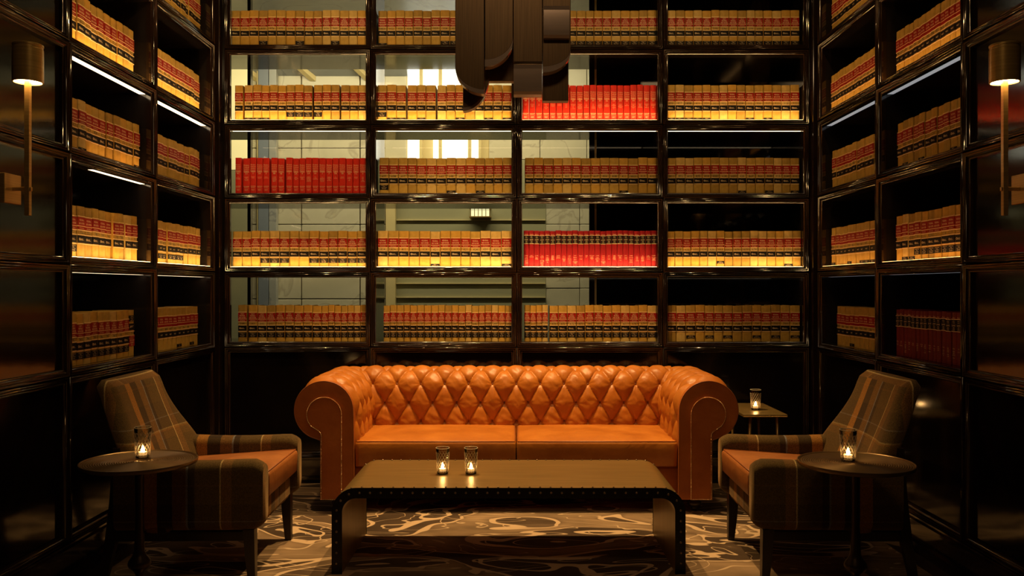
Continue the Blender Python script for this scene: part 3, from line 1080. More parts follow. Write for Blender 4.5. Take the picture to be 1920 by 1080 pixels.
shelf_row(B, 0, 4, P(436), P(688), 14, nums='584 585 586 578 579 580 581 582 575 576 577 572 573 574'.split(), title='title3', idx='...fff..ffffff')
shelf_row(B, 1, 4, P(708), P(960), 13, nums='414 416 415 419 418 421 420 417 425 424 430 423 422'.split(), idx='.....l......l')
shelf_row(B, 2, 4, P(982), P(1232), 24, 'maroon')
shelf_row(B, 3, 4, P(1250), P(1506), 16, nums='610 615 622 631 634 636 663 662 676 677 674 673 672 170 290 300'.split(), idx='......m.......l.')
shelf_row(B, 0, 5, P(446), P(688), 16, nums=['%d' % (388 + k) for k in range(16)], title='title3', idx='ffffffffffffffff', widths=[1.1] * 9 + [0.78] * 7, gaps=(1,))
shelf_row(B, 1, 5, P(719), P(960), 19, nums=['%d' % (273 + k) for k in range(19)], title='title3', idx='fffffffffffffffffff')
shelf_row(B, 2, 5, P(983), P(1232), 16, nums='268 267 269 271 474 475 476 471 488 489 487 486 477 478 479 480'.split(), title='title3', idx='ffffffffffffffff', widths=[0.72] * 4 + [1.08] * 12, gaps=(4,))
shelf_row(B, 3, 5, P(1250), P(1500), 14, nums=['%d' % (721 + k) for k in range(14)], idx='..m.m.m..m.m.m')
# left wall, nearer bay: left to right is from the camera away
for row, end, n, idx, nm in ((2, 4.775, 11, '..........l', '809 811 812 813 814 815 821 822 823 824 825'), (3, 4.83, 11, '..l.......l', '421 420 422 423 424 425 426 427 428 429 430'),
                             (4, 4.81, 11, 'ff.........', '751 750 756 752 748 749 746 745 738 741 740'), (5, 4.766, 11, 'fffffffffff', '781 782 783 784 785 786 787 788 789 790 791')):
    shelf_row('left', 'near', row, 4.0, end, n, idx=idx, nums=nm.split(), title='title3' if row == 5 else 'title2', dvar=0.014 if row < 5 else 0.004, hvar=0.004)
for row, end, n, idx in ((1, 5.776, 12, 'FFFFFFFFFFFF'), (2, 5.776, 12, '............'), (3, 5.776, 12, 'l...........'), (4, 5.757, 12, 'ffffffff....'), (5, 5.708, 11, '......l..l.')):
    shelf_row('left', 'far', row, 4.955, end, n, idx=idx, as_object=False, dvar=0.016 if row < 5 else 0.003)
# right wall: left to right is towards the camera
shelf_row('right', 'far', 1, 5.77, 4.95, 12, idx='FFFFFFFFFFFF', as_object=False, dvar=0.006)
shelf_row('right', 'far', 2, 5.776, 4.95, 17, idx='FFFFFFFFFFFFFFFFF', as_object=False, dvar=0.006)
shelf_row('right', 'far', 3, 5.76, 4.95, 12, as_object=False, dvar=0.012)
shelf_row('right', 'far', 4, 5.77, 4.95, 12, idx='m...m..mmmmm', as_object=False, dvar=0.006)
shelf_row('right', 'far', 5, 5.67, 4.95, 10, idx='...m......', as_object=False, dvar=0.005)
shelf_row('right', 'near', 2, 4.786, 4.0, 16, idx='FFFFFFFFFFFFFFFF', as_object=False, dvar=0.006)
shelf_row('right', 'near', 3, 4.79, 4.0, 12, idx='.l..l....l..', dvar=0.010, nums='651 652 653 121 122 123 124 125 126 127 128 129'.split())
shelf_row('right', 'near', 4, 4.79, 4.0, 11, idx='.llffffffff', dvar=0.008, nums='211 212 213 214 215 216 217 218 219 220 221'.split())
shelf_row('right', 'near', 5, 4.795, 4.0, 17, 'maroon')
rem = REMAIN.build('law_books', [M['cloth'], M['page'], M['gold'], M['ink'], M['redlab'], M['blacklab'], M['foil']], recalc=False)
tag(rem, 'remaining tan law books filling the smaller, darker side wall shelves', 'books', kind='stuff')

# ------------------------------------------------------------------ rug
rg = MB().cbox(-1.955, 1.955, 0.6, 5.90, 0.0, 0.014, 0.004).build('area_rug', M['rug'])
tag(rg, 'large brown rug with flowing cream line pattern under the sofa and tables', 'rug')

# ------------------------------------------------------------------ sofa
sofa = empty('chesterfield_sofa', (0, 5.5, 0.014))
tag(sofa, 'cognac leather button-tufted sofa with rolled arms against the back bookcase', 'sofa')
SO = Matrix.Translation(-Vector((0, 5.5, 0.014)))


def sp(o, parent=sofa):
    o.parent = parent
    if parent is sofa:
        o.matrix_parent_inverse = SO
    return o


def arc(cx, cz, r, a0, a1, n):
    return [(cx + r * math.cos(math.radians(a0 + (a1 - a0) * i / n)), cz + r * math.sin(math.radians(a0 + (a1 - a0) * i / n))) for i in range(n + 1)]


def resample(poly, n):
    seg = [math.dist(poly[i], poly[i + 1]) for i in range(len(poly) - 1)]
    tot = sum(seg)
    out = []
    i, acc = 0, 0.0
    for k in range(n + 1):
        d = tot * k / n
        while i < len(seg) - 1 and acc + seg[i] < d:
            acc += seg[i]
            i += 1
        f = (d - acc) / seg[i]
        out.append((poly[i][0] + (poly[i + 1][0] - poly[i][0]) * f, poly[i][1] + (poly[i + 1][1] - poly[i][1]) * f))
    return out, tot


def tuft(x, v, px, pv, v0, x0, amp):
    a = (x - x0) / px + (v - v0) / (2 * pv)
    b = (x - x0) / px - (v - v0) / (2 * pv)
    sa, sb = abs(math.sin(PI * a)), abs(math.sin(PI * b))
    h = 0.72 * (sa ** 0.32) * (sb ** 0.32) + 0.28 * (1 - (1 - max(sa, sb)) ** 2.2)
    # creased leather fanning out from each button
    ra, rb_ = (a - round(a)) * px, (b - round(b)) * px
    dx, dv = (ra + rb_) / 2, (ra - rb_) / 2 * 1.6
    d = math.hypot(dx, dv)
    w = 0.0022 * math.sin(9 * math.atan2(dv, dx) + 3.1 * round(a) + 1.7 * round(b)) * min(1, d / 0.018) * math.exp(-d / 0.045)
    w += 0.0016 * math.sin(x * 47 + 5 * round(a) + v * 95 + 2.0 * math.sin(x * 31)) * sa * sb
    return amp * h + w


# backrest surface: profile in (y, z), swept along x
bprof = [(5.735, 0.36), (5.715, 0.45), (5.705, 0.60), (5.705, 0.69)] + arc(5.825, 0.695, 0.12, 178, 0, 24)[0:] + [(5.945, 0.60)]
pr, tot = resample(bprof, 150)
zv = 0.476
# arc length at button row 4
_seg = 0
for i in range(len(pr) - 1):
    if pr[i][1] <= zv <= pr[i + 1][1]:
        _seg = i
        break
v_row4 = tot * _seg / 150
nx = 400
grid = []
NRM = []
for i, (y, z) in enumerate(pr):
    a = pr[max(i - 1, 0)]
    b = pr[min(i + 1, len(pr) - 1)]
    ty, tz = b[0] - a[0], b[1] - a[1]
    l = math.hypot(ty, tz)
    NRM.append((-tz / l, ty / l))
X0, X1 = -1.06, 1.06
vs, fs = [], []
for i, (y, z) in enumerate(pr):
    v = tot * i / 150
    for j in range(nx + 1):
        x = X0 + (X1 - X0) * j / nx
        fade = min(1.0, max(0.0, (tot - v) / 0.08), max(0.0, (v + 0.02) / 0.05))
        h = tuft(x, v, 0.16, 0.126, v_row4, 0.0, 0.046) * fade - 0.022
        h += 0.0012 * math.sin(x * 61 + v * 23) * math.sin(v * 87 + x * 9)
        vs.append((x, y + NRM[i][0] * h, z + NRM[i][1] * h))
for i in range(150):
    for j in range(nx):
        k = i * (nx + 1) + j
        fs.append((k, k + 1, k + nx + 2, k + nx + 1))
bk = sp(MB().add(vs, fs).build('backrest', M['leather'], smooth=True))
sp(MB().box(-1.02, 1.02, 5.76, 5.93, 0.12, 0.68).build('back_frame', M['leather_dark']))
btn = MB().sphere((0, 0, 0), 0.0085, 8, 5).mesh('button', [M['button']], smooth=True)


def button_at(p, parent):
    o = bpy.data.objects.new('button', btn)
    COL.objects.link(o)
    o.location = p
    sp(o, parent)


for r, off in ((0, 0.0), (1, 0.08), (2, 0.0), (3, 0.08)):
    v = v_row4 + 0.126 * r
    i = int(round(v / tot * 150))
    y, z = pr[i]
    for k in range(-6, 6):
        x = off + 0.16 * k
        if abs(x) < 0.90:
            button_at((x, y + NRM[i][0] * -0.016, z + NRM[i][1] * -0.016), bk)

# arms
RC, RZ, RR = 1.148, 0.632, 0.172


def make_arm(s):
    prof = [(0.985, 0.30), (0.980, 0.45), (0.976, 0.60)] + arc(RC, RZ, RR, 180, -58, 48) + [(1.165, 0.475)]
    n = 120
    pr, tot = resample(prof, n)
    vs, fs = [], []
    ny = 120
    Y0, Y1 = 5.105, 5.86
    for i, (x, z) in enumerate(pr):
        a, b = pr[max(i - 1, 0)], pr[min(i + 1, n)]
        tx, tz = b[0] - a[0], b[1] - a[1]
        l = math.hypot(tx, tz)
        nxn, nz = -tz / l, tx / l
        v = tot * i / n
        for j in range(ny + 1):
            y = Y0 + (Y1 - Y0) * j / ny
            fr = min(1.0, max(0.0, (y - 5.125) / 0.05))
            ff = min(1.0, max(0.0, (0.80 - v) / 0.10))
            h = (tuft(y, v, 0.150, 0.120, 0.16, 5.235, 0.050) - 0.016) * fr * ff
            vs.append((s * (x + nxn * h), y, z + nz * h))
    for i in range(n):
        for j in range(ny):
            k = i * (ny + 1) + j
            fs.append((k, k + 1, k + ny + 2, k + ny + 1))
    arm = sp(MB().add(vs, fs).build('arm', M['leather'], smooth=True))
    for r in range(0, 5):
        off = 0.0 if r % 2 == 0 else 0.075
        v = 0.16 + 0.120 * r
        i = int(round(v / tot * n))
        if i >= n:
            continue
        x, z = pr[i]
        a, b = pr[i - 1], pr[i + 1]
        l = math.dist(a, b)
        nxn, nz = -(b[1] - a[1]) / l, (b[0] - a[0]) / l
        for k in range(0, 4):
            y = 5.235 + off + 0.15 * k
            if y < 5.72:
                button_at((s * (x - nxn * 0.011), y, z - nz * 0.011), arm)
    # front face: band following the roll and the post
    outer = [(0.968, 0.10)] + [(0.972, 0.60)] + arc(RC, RZ, RR + 0.003, 180, -62, 40) + [(1.166, 0.455), (1.166, 0.10)]
    cen = [(s * x, z) for x, z in outer]
    f = MB()
    f.prism(cen, 'y', 5.085, 5.22)
    face = sp(f.build('arm_face', M['leather_dark']), arm)
    bv = face.modifiers.new('bevel', 'BEVEL')
    bv.width = 0.007
    bv.segments = 3
    bv.limit_method = 'ANGLE'
    sp(MB().box(min(s * 0.985, s * 1.155), max(s * 0.985, s * 1.155), 5.2, 5.93, 0.10, 0.62).build('arm_frame', M['leather_dark']), arm)
    # raised inner panel bounded by the nailhead line
    inner = [(1.040, 0.105)] + [(1.040, 0.600)] + arc(1.143, 0.610, 0.103, 180, -42, 28) + [(1.166, 0.505), (1.160, 0.49), (1.160, 0.105)]
    pm = MB()
    pm.prism([(s * x, z) for x, z in inner], 'y', 5.076, 5.09)
    pn = sp(pm.build('face_panel', M['leather_dark']), arm)
    bv = pn.modifiers.new('bevel', 'BEVEL')
    bv.width = 0.003
    bv.segments = 2
    bv.limit_method = 'ANGLE'
    nm = MB()
    path, ln_ = resample(inner + [inner[0]], 150)
    for x, z in path[:-1]:
        nm.sphere((s * x, 5.074, z), 0.0037, 6, 4)
    t = sp(nm.build('nailhead_trim', M['nail'], smooth=True), arm)
    tag(t, 'row of small brass nailheads', kind='stuff')
    # dark welt round the outer edge of the face
    wm = MB()
    pw, _ = resample(outer, 90)
    wm.tube([(s * x, 5.088, z) for x, z in pw], 0.0035, 6)
    sp(wm.build('piping', M['piping'], smooth=True), arm)


make_arm(-1)
make_arm(1)


# seat cushions
def pillow(x0, x1, y0, y1, z0, z1, crown, name, m, parent, nx=40, ny=26, r=0.035, sag=0.0):
    """soft rectangular cushion with crowned top"""
    mb = MB()
    rs = []
    n = 6
    levels = []
    for i in range(n + 1):
        a = -PI / 2 + PI * i / n
        levels.append((r * (1 - math.cos(a)), (z0 + r + r * math.sin(a)) if a < 0 else (z1 - r + r * math.sin(a))))
    # outline points
    def outline(ins):
        pts = []
        X0_, X1_, Y0_, Y1_ = x0 + ins, x1 - ins, y0 + ins, y1 - ins
        for i in range(nx):
            pts.append((X0_ + (X1_ - X0_) * i / nx, Y0_))
        for i in range(ny):
            pts.append((X1_, Y0_ + (Y1_ - Y0_) * i / ny))
        for i in range(nx):
            pts.append((X1_ - (X1_ - X0_) * i / nx, Y1_))
        for i in range(ny):
            pts.append((X0_, Y1_ - (Y1_ - Y0_) * i / ny))
        return pts
    for ins, z in levels:
        rs.append([(x, y, z) for x, y in outline(ins)])
    mb.rings(rs, 0, False)
    for zz, up in ((z1, 1), (z0, 0)):
        vs, fs = [], []
        for i in range(nx + 1):
            for j in range(ny + 1):
                fx, fy = i / nx, j / ny
                x = x0 + r + (x1 - x0 - 2 * r) * fx
                y = y0 + r + (y1 - y0 - 2 * r) * fy
                c = (1 - (2 * fx - 1) ** 4) * (1 - (2 * fy - 1) ** 4)
                vs.append((x, y, zz + (crown * c + 0.0015 * math.sin(x * 37) * math.sin(y * 29 + x * 11) * c if up else 0)))
        for i in range(nx):
            for j in range(ny):
                k = i * (ny + 1) + j
                fs.append((k, k + ny + 1, k + ny + 2, k + 1))
        mb.add(vs, fs)
    o = mb.build(name, M[m], smooth=True)
    return o


for (a, b) in ((-0.966, -0.002), (0.002, 0.966)):
    c = sp(pillow(a, b, 5.115, 5.735, 0.285, 0.446, 0.020, 'seat_cushion', 'leather', sofa, r=0.022))
    pt = MB()
    pt.tube([(a + 0.008, 5.70, 0.440), (a + 0.008, 5.123, 0.440), (b - 0.008, 5.123, 0.440), (b - 0.008, 5.70, 0.440)], 0.0045, 6)
    sp(pt.build('piping', M['piping'], smooth=True), c)
    pt = MB()
    pt.tube([(a + 0.008, 5.70, 0.292), (a + 0.008, 5.123, 0.292), (b - 0.008, 5.123, 0.292), (b - 0.008, 5.70, 0.292)], 0.0045, 6)
    sp(pt.build('piping', M['piping'], smooth=True), c)
sp(MB().cbox(-0.985, 0.985, 5.135, 5.90, 0.105, 0.285, 0.012).build('base', M['leather_dark'], smooth=True, angle=40))
nm = MB()
for k in range(170):
    nm.sphere((-0.96 + 1.92 * k / 169, 5.132, 0.114), 0.0037, 6, 4)
tag(sp(nm.build('nailhead_trim', M['nail'], smooth=True)), 'row of small brass nailheads', kind='stuff')
for (fx, fy) in ((-1.08, 5.17), (1.08, 5.17), (-1.08, 5.84), (1.08, 5.84)):
    fm = MB()
    fm.lathe([(0.034, 0.104), (0.036, 0.098), (0.024, 0.090), (0.040, 0.072), (0.043, 0.060), (0.034, 0.046), (0.020, 0.040), (0.026, 0.034), (0.026, 0.030), (0.018, 0.028)], fx, fy, 18, cap=True)
    ft = sp(fm.build('foot', M['wood'], smooth=True))
    cm = MB()
    for k in range(14):
        pass
    cm.rings([[(fx + dx, fy + 0.018 * math.cos(a), 0.0325 + 0.0183 * math.sin(a)) for a in [2 * PI * j / 14 for j in range(14)]] for dx in (-0.010, 0.010)])
    cc = sp(cm.build('castor', M['darkmetal']), ft)

# ------------------------------------------------------------------ coffee table
ct = empty('coffee_table', (-0.036, 4.35, 0.014))
tag(ct, 'low waterfall coffee table in riveted brass-toned metal before the sofa', 'table')
CT = Matrix.Translation(-Vector((-0.036, 4.35, 0.014)))


def cp(o, parent=ct):
    o.parent = parent
    o.matrix_parent_inverse = CT
    return o


CX, CHW, CZ, CY0, CY1 = -0.036, 0.833, 0.42, 4.02, 4.686


def upath(inset, rad, n=12):
    x0, x1, z1 = CX - CHW + inset, CX + CHW - inset, CZ - inset
    r = rad - inset
    pts = [(x0, 0.014)]
    pts += [(x0 + r - r * math.cos(a), z1 - r + r * math.sin(a)) for a in [PI / 2 * i / n for i in range(n + 1)]]
    pts += [(x1 - r + r * math.sin(a), z1 - r + r * math.cos(a)) for a in [PI / 2 * i / n for i in range(n + 1)]]
    pts += [(x1, 0.014)]
    return pts


RAD = 0.115
out_, inn = upath(0.0, RAD), upath(0.048, RAD)


def ushell(y0, y1, i0, i1, name, m, parent=ct):
    a, b = upath(i0, RAD), upath(i1, RAD)
    mb = MB()
    n = len(a)
    vs = [(x, y0, z) for x, z in a] + [(x, y0, z) for x, z in b] + [(x, y1, z) for x, z in a] + [(x, y1, z) for x, z in b]
    fs = []
    for i in range(n - 1):
        fs += [(i, i + 1, n + i + 1, n + i), (2 * n + i, 2 * n + i + 1, 3 * n + i + 1, 3 * n + i), (i, i + 1, 2 * n + i + 1, 2 * n + i), (n + i, n + i + 1, 3 * n + i + 1, 3 * n + i)]
    fs += [(0, n, 3 * n, 2 * n), (n - 1, 2 * n - 1, 4 * n - 1, 3 * n - 1)]
    mb.add(vs, fs)
    return cp(mb.build(name, m, smooth=True, angle=35), parent)


ushell(CY0 + 0.004, CY1 - 0.004, 0.0, 0.046, 'shell', M['tabletop'])
eb = ushell(CY0, CY0 + 0.0045, -0.001, 0.048, 'edge_band', M['darkmetal'])
eb['label'] = 'blackened steel band along the front edge'
ushell(CY1 - 0.0045, CY1, -0.001, 0.048, 'edge_band', M['darkmetal'])['label'] = 'blackened steel band along the rear edge'
rv = MB()
mid, lm = resample(upath(0.022, RAD), 46)
topl, lt = resample(upath(-0.0005, RAD), 48)
for x, z in mid[1:-1]:
    rv.sphere((x, CY0 - 0.001, z), 0.0058, 8, 5, sy=0.6)
for x, z in topl[1:-1]:
    if z > CZ - 0.06:
        rv.sphere((x, CY0 + 0.013, z), 0.0050, 8, 4)
        rv.sphere((x, CY1 - 0.013, z), 0.0050, 8, 4)
tag(cp(rv.build('rivets', M['rivet'], smooth=True)), 'domed steel rivets along the edges', kind='stuff')


# ------------------------------------------------------------------ candle tumblers
def tumbler():
    r = empty('candle_glass')
    H, rb, rt = 0.131, 0.028, 0.0345
    mb = MB()
    mb.lathe([(0.001, 0.0), (rb - 0.002, 0.0), (rb, 0.003), (rt, H), (rt - 0.0008, H + 0.001), (rt - 0.0022, H), (rb - 0.0015, 0.016), (0.001, 0.013)], seg=36)
    mb.build('tumbler', M['glass'], r, smooth=True, angle=40)
    cut = MB()
    n = 14
    for d in (1, -1):
        for k in range(n):
            pts = []
            for i in range(13):
                f = i / 12
                z = 0.012 + 0.098 * f
                rad = rb + (rt - rb) * z / H + 0.0003
                a = 2 * PI * k / n + d * f * 1.75
                pts.append((rad * math.cos(a), rad * math.sin(a), z))
            cut.tube(pts, 0.0009, 4)
    tag(cut.build('cut_pattern', M['cut'], r), 'diamond lattice cut into the glass', kind='stuff')
    rim = MB()
    rim.tube([(rt * math.cos(a) * 0.985, rt * math.sin(a) * 0.985, H) for a in [2 * PI * i / 36 for i in range(36)]], 0.0016, 6, closed=True)
    rim.build('rim', M['cut'], r, smooth=True)
    bs = MB().lathe([(0.001, 0.0012), (rb - 0.001, 0.0012), (rb, 0.006), (rb - 0.002, 0.011), (0.001, 0.0125)], seg=20)
    bs.build('base_ring', M['glass'], r, smooth=True)
    cd = MB().lathe([(0.001, 0.0135), (0.019, 0.0135), (0.019, 0.026), (0.017, 0.0265), (0.001, 0.0262)], seg=18)
    c = cd.build('tealight', M['wax'], r, smooth=True, angle=40)
    fm = MB().lathe([(0.0004, 0.027), (0.0065, 0.031), (0.0080, 0.036), (0.0055, 0.043), (0.0022, 0.049), (0.0004, 0.053)], seg=10)
    fm.build('flame', M['flame'], c, smooth=True)
    return r


tb0 = tumbler()
spots = [(-0.374, 4.336, CZ, 'cut-glass candle tumbler on coffee table, left of the pair', 'candle tumblers on the coffee table'),
         (-0.230, 4.336, CZ, 'cut-glass candle tumbler on coffee table, right of the pair', 'candle tumblers on the coffee table'),
         (-1.602, 3.66, 0.6345, 'lit cut-glass candle tumbler on left round side table', None),
         (1.400, 3.60, 0.6345, 'lit cut-glass candle tumbler on right round side table', None),
         (1.562, 5.57, 0.5685, 'dim cut-glass candle tumbler on small square table beside sofa', None)]
for i, (x, y, z, lab, g) in enumerate(spots):
    o = tb0 if i == 0 else copy_tree(tb0)
    o.location = (x, y, z)
    o.rotation_euler.z = i * 0.37
    tag(o, lab, 'candle glass', g)


# ------------------------------------------------------------------ round side tables
def round_table():
    r = empty('side_table')
    H = 0.634
    top = MB()
    prof = [(0.001, H - 0.016), (0.205, H - 0.016), (0.213, H - 0.012), (0.2155, H - 0.002), (0.2145, H + 0.0035), (0.2115, H + 0.004), (0.2085, H + 0.001), (0.2075, H - 0.003)]
    rr = 0.205
    k = 0
    while rr > 0.006:
        prof.append((rr, H - (0.0028 if k % 2 else 0.0006)))
        rr -= 0.0042
        k += 1
    prof.append((0.001, H - 0.001))
    top.lathe(prof, seg=64)
    t = top.build('table_top', M['tabletop_dark'], r, smooth=True, angle=25)
    st = MB()
    st.lathe([(0.001, H - 0.016), (0.060, H - 0.017), (0.050, H - 0.026), (0.022, H - 0.034), (0.017, H - 0.06), (0.0145, H - 0.20), (0.0150, 0.40), (0.0175, 0.30), (0.0200, 0.245), (0.026, 0.225), (0.040, 0.205),
              (0.043, 0.190), (0.038, 0.176), (0.022, 0.162), (0.015, 0.145), (0.0145, 0.10), (0.018, 0.05), (0.03, 0.024)], seg=24)
    st.build('stem', M['darkbronze'], r, smooth=True)
    bs = MB().lathe([(0.001, 0.028), (0.04, 0.026), (0.12, 0.016), (0.150, 0.010), (0.155, 0.003), (0.150, 0.0), (0.001, 0.0)], seg=40)
    bs.build('foot', M['darkbronze'], r, smooth=True, angle=40)
    return r


M['tabletop_dark'] = mat('turned_bronze_tray', (0.20, 0.125, 0.055), 0.33, 0.7)
M['darkbronze'] = mat('dark_bronze', (0.045, 0.028, 0.016), 0.35, 0.8)
rt0 = round_table()
rt0.location = (-1.590, 3.60, 0.014)
tag(rt0, 'round bronze tray-top side table on slim stem beside left armchair', 'table')
rt1 = copy_tree(rt0)
rt1.location = (1.418, 3.567, 0.014)
tag(rt1, 'round bronze tray-top side table on slim stem beside right armchair', 'table')
for t in (rt0, rt1):
    t.scale = (1.085, 1.085, 0.978)

# ------------------------------------------------------------------ small square side table behind the sofa arm
sq = empty('square_side_table', (1.566, 5.63, 0.014))
tag(sq, 'small rectangular brass-topped side table with thin legs in back right corner', 'table')
SQ = Matrix.Translation(-Vector((1.566, 5.63, 0.014)))


def qp(o):
    o.parent = sq
    o.matrix_parent_inverse = SQ
    return o


qp(MB().cbox(1.427, 1.705, 5.36, 5.90, 0.550, 0.568, 0.003).build('table_top', M['tabletop']))
em = MB()
for k in range(40):
    em.sphere((1.43 + 0.271 * k / 39, 5.358, 0.556), 0.0035, 6, 4)
tag(qp(em.build('edge_beading', M['brass'], smooth=True)), 'fine beaded front edge', kind='stuff')
for (x, y, dx) in ((1.487, 5.42, -0.02), (1.655, 5.42, 0.02), (1.487, 5.84, -0.02), (1.655, 5.84, 0.02)):
    lg = MB().tube([(x, y, 0.551), (x + dx * 0.4, y, 0.30), (x + dx, y, 0.015)], [0.010, 0.0085, 0.0065], 10)
    qp(lg.build('leg', M['brass'], smooth=True))


# ------------------------------------------------------------------ armchairs (local: faces +x, origin on the floor)
def smooth01(a, b, t):
    t = min(1.0, max(0.0, (t - a) / (b - a)))
    return t * t * (3 - 2 * t)


def armchair():
    r = empty('armchair')
    # backrest: rings in plan, from seat base to top
    mb = MB()
    rs = []
    N = 22
    top = 0.92
    for i in range(N + 1):
        z = 0.24 + (top - 0.24) * (i / N)
        hw = 0.375 - 0.085 * smooth01(0.50, 0.84, z)
        xc = -0.175 - 0.225 * ((z - 0.24) / 0.665)
        th = 0.062 - 0.014 * smooth01(0.3, 0.9, z)
        e = max(0.0, (z - (top - 0.05)) / 0.05)
        k = math.sqrt(max(0.0, 1 - (e * 0.97) ** 2))
        th_ = th * k
        hw_ = hw - 0.030 * (1 - k)
        ring = []
        for (u, v) in rrect(0, 0, th_, hw_, min(th_ * 0.95, 0.05), 5):
            x = xc + u + 0.045 * (v / 0.3) ** 2 * (1 - 0.8 * smooth01(0.5, 0.85, z))
            ring.append((x, v, z))
        # refine across: subdivide long sides for the curve
        fine = []
        for a, b in zip(ring, ring[1:] + ring[:1]):
            d = abs(a[1] - b[1])
            m = 12 if d > 0.2 else 1
            for q in range(m):
                f = q / m
                v = a[1] + (b[1] - a[1]) * f
                u_a = a[0] - 0.045 * (a[1] / 0.3) ** 2 * (1 - 0.8 * smooth01(0.5, 0.85, z))
                x = u_a + 0.045 * (v / 0.3) ** 2 * (1 - 0.8 * smooth01(0.5, 0.85, z)) if m > 1 else a[0]
                fine.append((x, v, z))
        rs.append(fine)
    mb.rings(rs)
    mb.build('backrest', M['plaid'], r, smooth=True, uv='box', angle=60)
    # arms
    for s in (-1, 1):
        am = MB()
        rs = []
        xs = [-0.30, -0.27, -0.20, -0.10, 0.0, 0.10, 0.20, 0.28, 0.325, 0.350, 0.364, 0.370]
        for x in xs:
            e = max(0.0, (x - 0.31) / 0.06)
            k = 1 - 0.38 * e * e
            zt = 0.572 - 0.012 * math.sin(PI * (x + 0.3) / 0.7) - 0.030 * e * e
            zb = 0.245 + 0.035 * e * e
            hy = 0.050 * (0.75 + 0.25 * k)
            cy = s * (0.332 + (0.0 if x > -0.1 else 0.0))
            rs.append([(x, a, b) for a, b in rrect(cy, (zt + zb) / 2, hy, (zt - zb) / 2, min(0.045, hy * 0.92), 5)])
        am.rings(rs)
        am.build('arm', M['plaid'], r, smooth=True, uv='box', angle=60)
    sb = MB()
    sb.cbox(-0.22, 0.335, -0.295, 0.295, 0.235, 0.375, 0.03)
    sb.build('seat_base', M['plaid'], r, smooth=True, uv='box', angle=60)
    # leather cushion, thicker at the front
    c = pillow(-0.165, 0.372, -0.279, 0.279, 0.372, 0.492, 0.014, 'seat_cushion', 'leather_seat', r, r=0.022)
    c.parent = r
    for v in c.data.vertices:
        f = (v.co.x + 0.165) / 0.537
        v.co.z = 0.365 + (v.co.z - 0.365) * (0.78 + 0.26 * f)
    pp = MB()
    pp.tube([(-0.12, -0.272, 0.462), (0.362, -0.272, 0.494), (0.362, 0.272, 0.494), (-0.12, 0.272, 0.462)], 0.004, 6)
    pp.build('piping', M['piping'], c, smooth=True)
    # wooden frame
    for s in (-1, 1):
        fl_ = MB()
        rs = []
        for (z, x, h) in ((0.25, 0.300, 0.026), (0.12, 0.305, 0.022), (0.0, 0.312, 0.016)):
            rs.append([(x + a, s * 0.335 + b, z) for a, b in ((-h, -h), (h, -h), (h, h), (-h, h))])
        fl_.rings(rs)
        fl_.build('leg', M['wood'], r)
        rl = MB()
        rs = []
        for (z, x, h) in ((0.62, -0.300, 0.015), (0.40, -0.305, 0.022), (0.20, -0.325, 0.024), (0.0, -0.365, 0.017)):
            rs.append([(x + a, s * 0.340 + b, z) for a, b in ((-h, -h * 0.8), (h, -h * 0.8), (h, h * 0.8), (-h, h * 0.8))])
        rl.rings(rs)
        rl.build('leg', M['wood'], r)
        rail = MB().cbox(-0.32, 0.31, s * 0.335 - 0.014, s * 0.335 + 0.014, 0.195, 0.240, 0.003)
        rail.build('side_rail', M['wood'], r)
    return r


ch = armchair()
ch.location = (-1.525, 4.235, 0.014)
ch.rotation_euler.z = 0.02
tag(ch, 'plaid wool armchair with brown leather seat, left of the sofa', 'armchair')
ch2 = copy_tree(ch)
ch2.location = (1.455, 4.235, 0.014)
ch2.rotation_euler.z = PI - 0.02
tag(ch2, 'plaid wool armchair with brown leather seat, right of the sofa', 'armchair')


# ------------------------------------------------------------------ wall sconces
def sconce():
    r = empty('wall_sconce')
    # local: wall plane at x=0, room towards +x
    MB().cbox(-0.004, 0.018, -0.058, 0.058, -0.060, 0.060, 0.003).build('wall_plate', M['brass'], r)
    MB().cbox(0.018, 0.094, -0.0065, 0.0065, -0.008, 0.008, 0.002).build('bracket', M['brass'], r)
    MB().cbox(0.068, 0.088, -0.010, 0.010, -0.108, 0.455, 0.002).build('stem', M['brass'], r)
    sh = MB()
    sh.lathe([(0.052, 0.432), (0.0575, 0.432), (0.0575, 0.566), (0.0555, 0.568), (0.0555, 0.576), (0.0575, 0.578), (0.0575, 0.585), (0.055, 0.587), (0.001, 0.587), (0.001, 0.580), (0.052, 0.580), (0.052, 0.432)], 0.078, 0, 40)
    s = sh.build('lamp_shade', M['brass'], r, smooth=True, angle=35)
    d = MB().lathe([(0.001, 0.438), (0.0515, 0.438), (0.0515, 0.444), (0.001, 0.444)], 0.078, 0, 28)
    d.build('diffuser', M['bulb'], s)
    return r


sc1 = sconce()
sc1.location = (-XW + 0.022, 3.465, 1.765)
tag(sc1, 'satin brass wall sconce with drum shade on left panelling', 'wall lamp')
sc2 = copy_tree(sc1)
sc2.location = (XW - 0.022, 3.465, 1.765)
sc2.rotation_euler.z = PI
tag(sc2, 'satin brass wall sconce with drum shade on right panelling', 'wall lamp')

# ------------------------------------------------------------------ pendant of curved metal bands
PY = 4.0
pend = empty('pendant_light', (-0.01, PY, CEIL))
tag(pend, 'sculptural pendant of overlapping curved bronze bands hanging above coffee table', 'pendant lamp')
PS = PY / 1600


def pz(py, d=PY):
    return CAMZ + (540 - py) * d / 1600


def px_(px, d=PY):
    return (px - 968) * d / 1600


